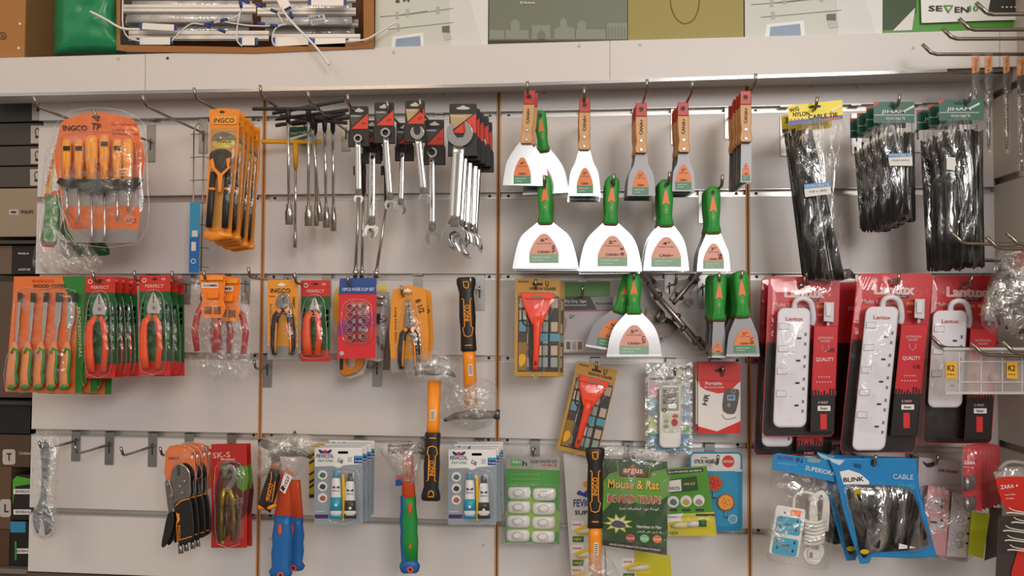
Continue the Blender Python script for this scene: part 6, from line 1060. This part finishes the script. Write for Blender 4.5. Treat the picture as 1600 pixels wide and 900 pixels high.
for y in (812, 845):
    k = t.part('socket', s, 'blue socket face'); k.slab(R(rect(1211, y-4, 1250, y+23, 4)), .0195, .0212, mat('#3fa5c4', .35), .5)
    for u, v in ((1217, y), (1244, y+1), (1218, y+12), (1243, y+14)): k.slab(R([(u-2, v+3), (u+2, v+3), (u+1, v-2), (u-1, v-2)]), .021, .0216, DARK)
    k.text('HAPPY', *R([(1231, y+8)])[0], 12, 4, DARK, 9, .0218)
k = t.part('switch', s, 'orange switch'); k.slab(R(rect(1232, 796, 1247, 805, 1)), .0195, .023, mat('#ef7a2a', .35), .6); k = t.part('indicator', s); k.slab(R(circ(1222, 802, 1.6, 10)), .0195, .021, mat('#7a2a20', .4))
c = t.part('cord', label='coiled white cord'); CW = mat('#dedad2', .4)
c.tube([(1240, 795, .010), (1242, 776, .010), (1252, 769, .010), (1270, 772, .008), (1278, 780, .006)], .0024, CW, 8, 4)
for k in range(4): c.tube([(1268+k*3, 830, .006+k*.002), (1266+k*3, 800, .008), (1270+k*2, 778, .010), (1284, 768+k, .010), (1294-k*2, 785, .010), (1292-k*3, 830, .008)], .0024, CW, 8, 3)
for k in range(7): y = 812+k*5.6; c.tube([(1260-k*.6, y+2, .004), (1262-k*.6, y+3, .014), (1276-k*.6, y+5, .018), (1288-k*.6, y+1, .014), (1290-k*.6, y-1, .004)], .0025, CW, 8, 3)
for k in range(3): c.tube([(1268, 848, .006), (1257+k*3, 865, .008), (1262+k*2, 878-k*3, .010), (1276, 880-k*4, .010), (1286-k*3, 862, .008), (1280, 848, .006)], .0024, CW, 8, 3)
g = t.part('plug', label='white plug with grey pins'); g.slab(rotp(rect(1262, 858, 1282, 872, 3), (1270, 865), 8), .006, .014, CW, 1)
for x, y in ((1264, 850), (1277, 853), (1268, 866)): g.slab(rect(x-1.6, y-3, x+1.6, y+5), .013, .018, SOCK)
b = t.part('bag', label='clear plastic bag'); b.dome(smooth([(1207, 732), (1260, 742), (1312, 752), (1308, 790), (1302, 850), (1294, 890), (1240, 884), (1200, 878), (1196, 850), (1202, 790)], 2), -.001, .030, film(.06, .42, 30, rough=.12, bump=.7, milk=.25), .35, 6, .002); t.done()
# ---- blue zip bags with cables
ZB_ = mat('#1e7fbe', .28, coat=.4, bump=.2, scale=20, name='blue_zip_bag')
def zipbag(lab, d, dx=0, dy=0, rot=0):
    t = Thing('cable_bag', lab, 'cable bag', 1372+dx, 715+dy, d, 'blue edged zip bags of black cable'); R = lambda pts: rotp([(x+dx, y+dy) for x, y in pts], (1370+dx, 715+dy), rot)
    a = t.part('bag', label='blue plastic bag with clear window'); out = [(1292, 712), (1310, 716), (1400, 716), (1432, 716), (1436, 760), (1446, 800), (1458, 850), (1464, 870), (1420, 872), (1362, 870), (1358, 880), (1344, 881), (1330, 840), (1318, 800), (1310, 765), (1304, 740)]
    a.slab(R(out), .0, .003, ZB_, 1.5)
    w = t.part('black_cable', label='coils of black cable behind film'); w.dome(R(smooth([(1322, 764), (1345, 758), (1400, 760), (1428, 772), (1440, 810), (1452, 852), (1400, 862), (1362, 864), (1352, 872), (1344, 866), (1334, 820)], 2)), .002, .014, mat('#14110f', .25), .5, 6, .0015)
    rnd = random.Random(8)
    for k in range(4): x = 1340+k*22; w.tube([q+(.013,) for q in R([(x, 770+rnd.random()*6), (x+rnd.uniform(-6, 10), 800), (x+12, 830), (x+rnd.uniform(5, 20), 856)])], .0028, mat('#1d1918', .3), 8, 4)
    f = t.part('window', label='shiny clear film window'); f.dome(R(smooth([(1318, 762), (1345, 756), (1404, 758), (1430, 766), (1442, 810), (1456, 856), (1400, 866), (1366, 864), (1350, 874), (1340, 866), (1330, 820)], 2)), .003, .018, film(.04, .75, 13, rough=.1, bump=.6, milk=.02, sv=(1.6, 1, .6)), .4, 7, .0015)
    a.flat(R([(1312, 737), (1326, 734), (1344, 740), (1358, 752), (1358, 757), (1318, 757)]), WHITE, .0035); a.text('BLINK', *R([(1334, 749)])[0], 32, 7, INK, rot-3, .0045); a.text('CABLE', *R([(1411, 745)])[0], 32, 8, mat('#a8c8dc', .4), rot+2, .0045); a.text('HIGH SPEED', *R([(1416, 760)])[0], 26, 7, mat('#4fb0c4', .4), rot+2, .0045); a.flat(R([(1292, 714), (1306, 718), (1320, 719), (1312, 727), (1300, 722)]), mat('#b8d0de', .4), .0035)
    a.flat(R([(1363, 717), (1371, 724), (1366, 730), (1360, 726)]), DARK, .004); a.text('W/G', *R([(1340, 728)])[0], 12, 7, mat('#12405f', .4), 10, .0045)
    y = t.part('yellow_tag', label='yellow label inside'); y.slab(R([(1334, 765), (1346, 763), (1346, 775), (1336, 778)]), .012, .0145, mat('#b09a1e', .4)); y.slab(R(circ(1351, 862, 7, 14, 4)), .010, .0145, mat('#c9a81e', .4)); w2 = t.part('paper_slip'); w2.slab(R([(1405, 849), (1432, 856), (1404, 858)]), .0125, .015, PAPER); t.done()
zipbag('blue edged zip bag lettered CABLE with black cable, front one', .145); zipbag('blue edged zip bag of black cable showing at left behind the front bag', .112, -16, -4, 2)
p = solo('cable_bag', 'dark clear bag of black cable behind the coiled white cord', 'cable bag', 1303, 790, .09); p.dome(smooth([(1290, 770), (1320, 775), (1330, 830), (1320, 848), (1290, 846), (1286, 800)], 2), 0, .014, mat('#1a1716', .25, bump=.4, scale=40), .4, 6, .001); fin(p)
# ---- pink and white socket pack, zara packs
t = Thing('socket_pack', 'grey headed pack with a pink and a white socket strip', 'power strip', 1470, 714, .085); a = t.part('card'); a.slab([(1436, 714), (1500, 722), (1512, 878), (1450, 872), (1432, 790)], 0, .001, mat('#b5aab0', .4)); a.flat(smooth([(1441, 720), (1448, 724), (1456, 722), (1462, 724), (1458, 729), (1448, 730)], 2), INK, .0005); a.text('USB SOCKET', 1482, 736, 32, 4, INK, 6)
s = t.part('socket_strip', label='pink socket strip'); PK = mat('#d99a9e', .4); s.slab([(1450, 758), (1485, 766), (1478, 870), (1462, 868), (1444, 800)], .002, .016, PK, 2)
for y in (775, 806): k = t.part('socket', s, 'pale socket face'); k.slab([(1453, y), (1476, y+2), (1474, y+24), (1451, y+22)], .0155, .017, mat('#c9b5ba', .4), .5); k.flat([(1454, y+8), (1464, y+9), (1464, y+12), (1454, y+11)], DARK, .0173); k.flat([(1471, y+3), (1475, y+9), (1469, y+9)], DARK, .0173); k.flat([(1469, y+15), (1474, y+15), (1472, y+21)], DARK, .0173)
s = t.part('socket_strip', label='white socket strip'); s.slab([(1488, 768), (1520, 776), (1512, 872), (1478, 870)], .002, .018, mat('#c4bdc2', .4), 2)
for i, y in enumerate((806, 830, 845)): s.ring(1502-i*1.5, y+6, 5, 4, .0175, .0186, mat('#7a7478', .5), 12); s.flat(circ(1514-i*1.5, y+4, 2, 8), DARK, .0184)
blister(t, smooth([(1440, 760), (1480, 756), (1522, 770), (1518, 872), (1450, 874), (1438, 800)], 2), .022, m=FILM); t.done()
t = Thing('plug_pack', 'red card pack with silver plugs in clear shell, front of its row', 'plug pack', 1520, 700, .16, 'red plug packs at the lower right'); a = t.part('card'); ZR = mat('#b52a34', .4, coat=.3)
a.slab([(1504, 696), (1532, 702), (1534, 800), (1506, 790)], 0, .001, ZR); a.text('ZARA', 1515, 723, 18, 5, PAPER, 4); a.text('plug & play', 1514, 730, 16, 2, PAPER, 4)
for y in (745, 778): s = t.part('plug', label='silver plug'); s.limb([(1512, y, 7, .009, .008), (1513, y+14, 8, .010, .008), (1514, y+22, 4, .006, .008)], mat('#9a9694', .3, .8), 12)
b = t.part('blister'); b.dome(smooth([(1502, 694), (1534, 700), (1536, 805), (1500, 792)], 1), .001, .020, SHEET, .3, 4, flat=.7); t.done()
for i in range(5): copy_tree(t.root, (.012*(i+1), .0075*(i+1)*1.6, -.001*i), 0, 'red plug pack, %s behind the front pack' % ['just', 'second', 'third', 'fourth', 'fifth'][i], rz=0)
t = Thing('hanging_card', 'red round topped card with white lettering at the right edge', 'card', 1580, 730, .20); a = t.part('card'); a.slab(smooth([(1556, 752), (1570, 745), (1600, 745), (1640, 750), (1640, 795), (1590, 800), (1572, 796)], 2), 0, .001, mat('#c4281e', .35)); a.text('ZARA +', 1577, 760, 28, 6, PAPER, -6); a.text('smart living', 1578, 773, 16, 2.5, PAPER, -4); a.text('charger', 1578, 779, 14, 2.5, PAPER, -4)
b = t.part('sleeve', label='clear grey sleeve'); b.slab([(1552, 738), (1570, 730), (1640, 728), (1640, 806), (1578, 802)], -.0016, -.001, film(.25, .55, 20, milk=.5)); b.tube([(1560, 735, .002), (1575, 722, .004), (1600, 724, .006), (1620, 735, .004)], .003, mat('#8f8784', .4), 8, 3); t.done()
t = Thing('yellow_box', 'flat yellow green packet standing out at the lower right', 'packet', 1530, 800, .115); a = t.part('carton'); a.slab([(1518, 800), (1547, 802), (1536, 873), (1512, 866)], -.01, 0, mat('#b5bf1e', .4)); t.done()
t = Thing('dark_packet', 'dark brown packet right of the yellow green one', 'packet', 1555, 800, .10); a = t.part('carton'); a.slab([(1546, 792), (1566, 794), (1562, 868), (1538, 876)], -.01, 0, mat('#4a3f38', .5)); t.done()
for i, (x, y) in enumerate([(1590, 800), (1585, 828), (1592, 858), (1598, 815), (1588, 843)]):
    p = solo('cable_end', 'thin pale cable ends poking in at the lower right edge', 'cable', x, y, .24, 'pale cable ends at the lower right edge'); p.tube([(x-18, y+2, 0), (x-8, y+1, .002), (x+30, y+6, .004)], .0011, mat('#cfc9be', .4), 6, 3); p.tube([(x-14, y-7, .002), (x-4, y-2, .004), (x+30, y+3, .006)], .0008, mat('#cfc9be', .4), 6, 3); fin(p)
t = Thing('box', 'dark and red packet at the bottom right corner', 'packet', 1590, 860, .225); a = t.part('carton'); a.slab([(1560, 806), (1640, 806), (1640, 905), (1555, 905)], -.012, -.01, mat('#3a302c', .5)); a.slab([(1580, 895), (1590, 860), (1610, 850), (1640, 852), (1640, 905), (1580, 905)], -.01, -.008, mat('#c22a22', .4)); t.done(); t.root.name = 'stock_packet'
# ================================================================== THINGS ON THE SIDE WALL AT THE RIGHT
def sidehook(tx, ty, d, lab, thick=.0028):
    tip = P(tx, ty, d); t = Thing('display_hook', lab, 'hook', tx, ty, d, 'steel hooks of the right side wall'); z = tip.z-.017
    t.at = Vector((XR, -d, z)); a = t.part('rod'); a.wtube([Vector((XR-.001, -d, z-.004)), Vector((tip.x+.10, -d, z-.002)), Vector((tip.x+.022, -d, z)), Vector((tip.x+.013, -d, z+.003)), tip], thick, HOOKM)
    b = t.part('bracket'); b.wbox((XR-.003, -d-.009, z-.04), (XR-.001, -d+.009, z+.03), STEEL); t.done()
NM = ['nearest the back wall', 'second from the back wall', 'third from the back wall', 'fourth from the back wall', 'nearest the camera']
for i, (x, y, d) in enumerate([(1408, 98, .05), (1441, 69, .13), (1472, 44, .196), (1498, 29, .25), (1525, 4, .295)]): sidehook(x, y, d, 'steel hook pointing left from the right wall, upper row, '+NM[i])
for i, (x, y, d) in enumerate([(1487, 363, .19), (1541, 370, .24), (1573, 364, .27), (1492, 389, .16)]): sidehook(x, y, d, 'steel hook pointing left from the right wall, middle row, %s' % ['first above the foil bag', 'second above the foil bag', 'third above the foil bag', 'lowest above the power strip'][i])
for i, (x, y, d) in enumerate([(1456, 526, .15), (1518, 536, .21), (1566, 533, .26)]): sidehook(x, y, d, 'steel hook pointing left from the right wall, lower row, %s' % ['leftmost above the organizer', 'middle above the organizer', 'rightmost above the organizer'][i])
def bitpack(x, y0, yb, d, lab, w=7):
    t = Thing('drill_bit_pack', lab, 'drill bit', x, y0, d, 'hanging clear packs of drill bits'); c = t.part('card', label='orange and black card top'); c.slab([(x-w, y0+12), (x+w-3, y0+10), (x+w-3, y0+33), (x-w, y0+37)], .000, .002, mat('#f2911e', .4)); c.slab([(x-w, y0+37), (x+w-3, y0+33), (x+w-3, y0+58), (x-w+1, y0+66)], .0, .002, mat('#3a3433', .4)); c.text('INGCO', x-1, y0+24, 18, 4, DARK, -88, .0028)
    b = t.part('drill_bit', label='grey spiral drill bit'); m_ = mat('#8f8b88', .3, .9); ln = yb-y0-66; b.limb([(x-1, y0+50, 2.6, .0035, -.004), (x-1, yb-14, 2.6, .0035, -.004), (x-1, yb-8, 1, .001, -.004)], m_, 10)
    for k in range(int(ln/5)): b.tube([(x-4, y0+68+k*5, -.001), (x-1, y0+66+k*5, .001), (x+2, y0+64+k*5, -.001)], .0006, STEEL, 4)
    s = t.part('sleeve', label='clear plastic sleeve'); s.limb([(x-1, y0+2, 2, .003), (x-1, y0+8, w+.5, .008), (x-1, yb-3, w-.5, .008), (x-1, yb, w-1, .006)], film(.06, .3, 40, rough=.08, bump=.3, milk=.3), 10, .6); t.done()
bitpack(1526, 78, 277, .14, 'long drill bit pack with orange top, leftmost of four'); bitpack(1546, 78, 240, .135, 'drill bit pack with orange top, second from left'); bitpack(1574, 78, 241, .125, 'drill bit pack with orange top, third from left', 6); bitpack(1598, 82, 276, .12, 'drill bit pack cut by the right picture edge', 9)
t = Thing('foil_bag', 'silver and clear crumpled bag of small parts hanging at the right edge', 'bag', 1575, 385, .185); a = t.part('bag', label='crumpled clear bag'); a.dome(smooth([(1556, 400), (1580, 385), (1640, 380), (1640, 520), (1575, 528), (1540, 515), (1532, 490), (1545, 440)], 3), 0, .035, BAG, .4, 8, .005)
f = t.part('foil', label='silver foil inside'); f.dome(smooth([(1550, 435), (1600, 430), (1640, 430), (1640, 490), (1580, 496), (1540, 488)], 3), .002, .024, mat('#a5a09c', .22, .95, bump=1.0, scale=30), .4, 7, .004); rnd = random.Random(2)
for k in range(10):
    x, y = rnd.uniform(1556, 1600), rnd.uniform(395, 520); s = t.part('screw', label='small dark metal piece'); s.limb([(x, y, 1.6, .002, .026), (x+rnd.uniform(-6, 6), y+8, 1.6, .002, .026)], mat('#4a403c', .35, .8), 6)
r = t.part('red_label', label='red printed strip'); r.dome(smooth([(1580, 398), (1640, 388), (1640, 425), (1585, 430)], 2), .004, .026, mat('#9a5048', .4), .4, 4); t.done()
t = Thing('organizer_case', 'clear divided plastic case with two small yellow labels', 'case', 1540, 546, .20); OC = film(.2, .42, 12, tint=(.93, .9, .9), rough=.15, bump=.1, milk=.7); a = t.part('case', label='clear ribbed lid and tray')
a.slab(rect(1476, 545, 1660, 616, 5), -.012, 0, OC, 1); DV = film(.5, .7, 12, rough=.2, bump=.1, milk=.8)
for x in (1499, 1533, 1566, 1597): a.slab(rect(x-1, 550, x+1, 613), .0, .0012, DV)
for y in (565, 597): a.slab(rect(1500, y-1, 1650, y+1), .0, .0012, DV)
a.slab(rect(1474, 543, 1662, 547, 1), .0, .003, DV); a.slab(rect(1478, 612, 1660, 616, 1), .0, .003, DV)
for x in (1486, 1581): l = t.part('label', label='yellow label with dark lettering'); l.slab([(x-8, 565), (x+9, 566), (x+9, 592), (x-8, 591)], .0012, .0018, mat('#e0a81e', .4)); l.text('K2', x, 575, 11, 9, INK, 2, .0023); l.text('- - -', x, 585, 10, 2, INK, 2, .0023)
for x, y in ((1546, 558), (1558, 590), (1585, 556)): c = t.part('contents', label='small parts inside'); c.dome(smooth([(x-10, y-6), (x+9, y-7), (x+11, y+8), (x-9, y+8)], 2), -.010, -.003, mat('#a8878a', .5), .5, 4)
t.done()
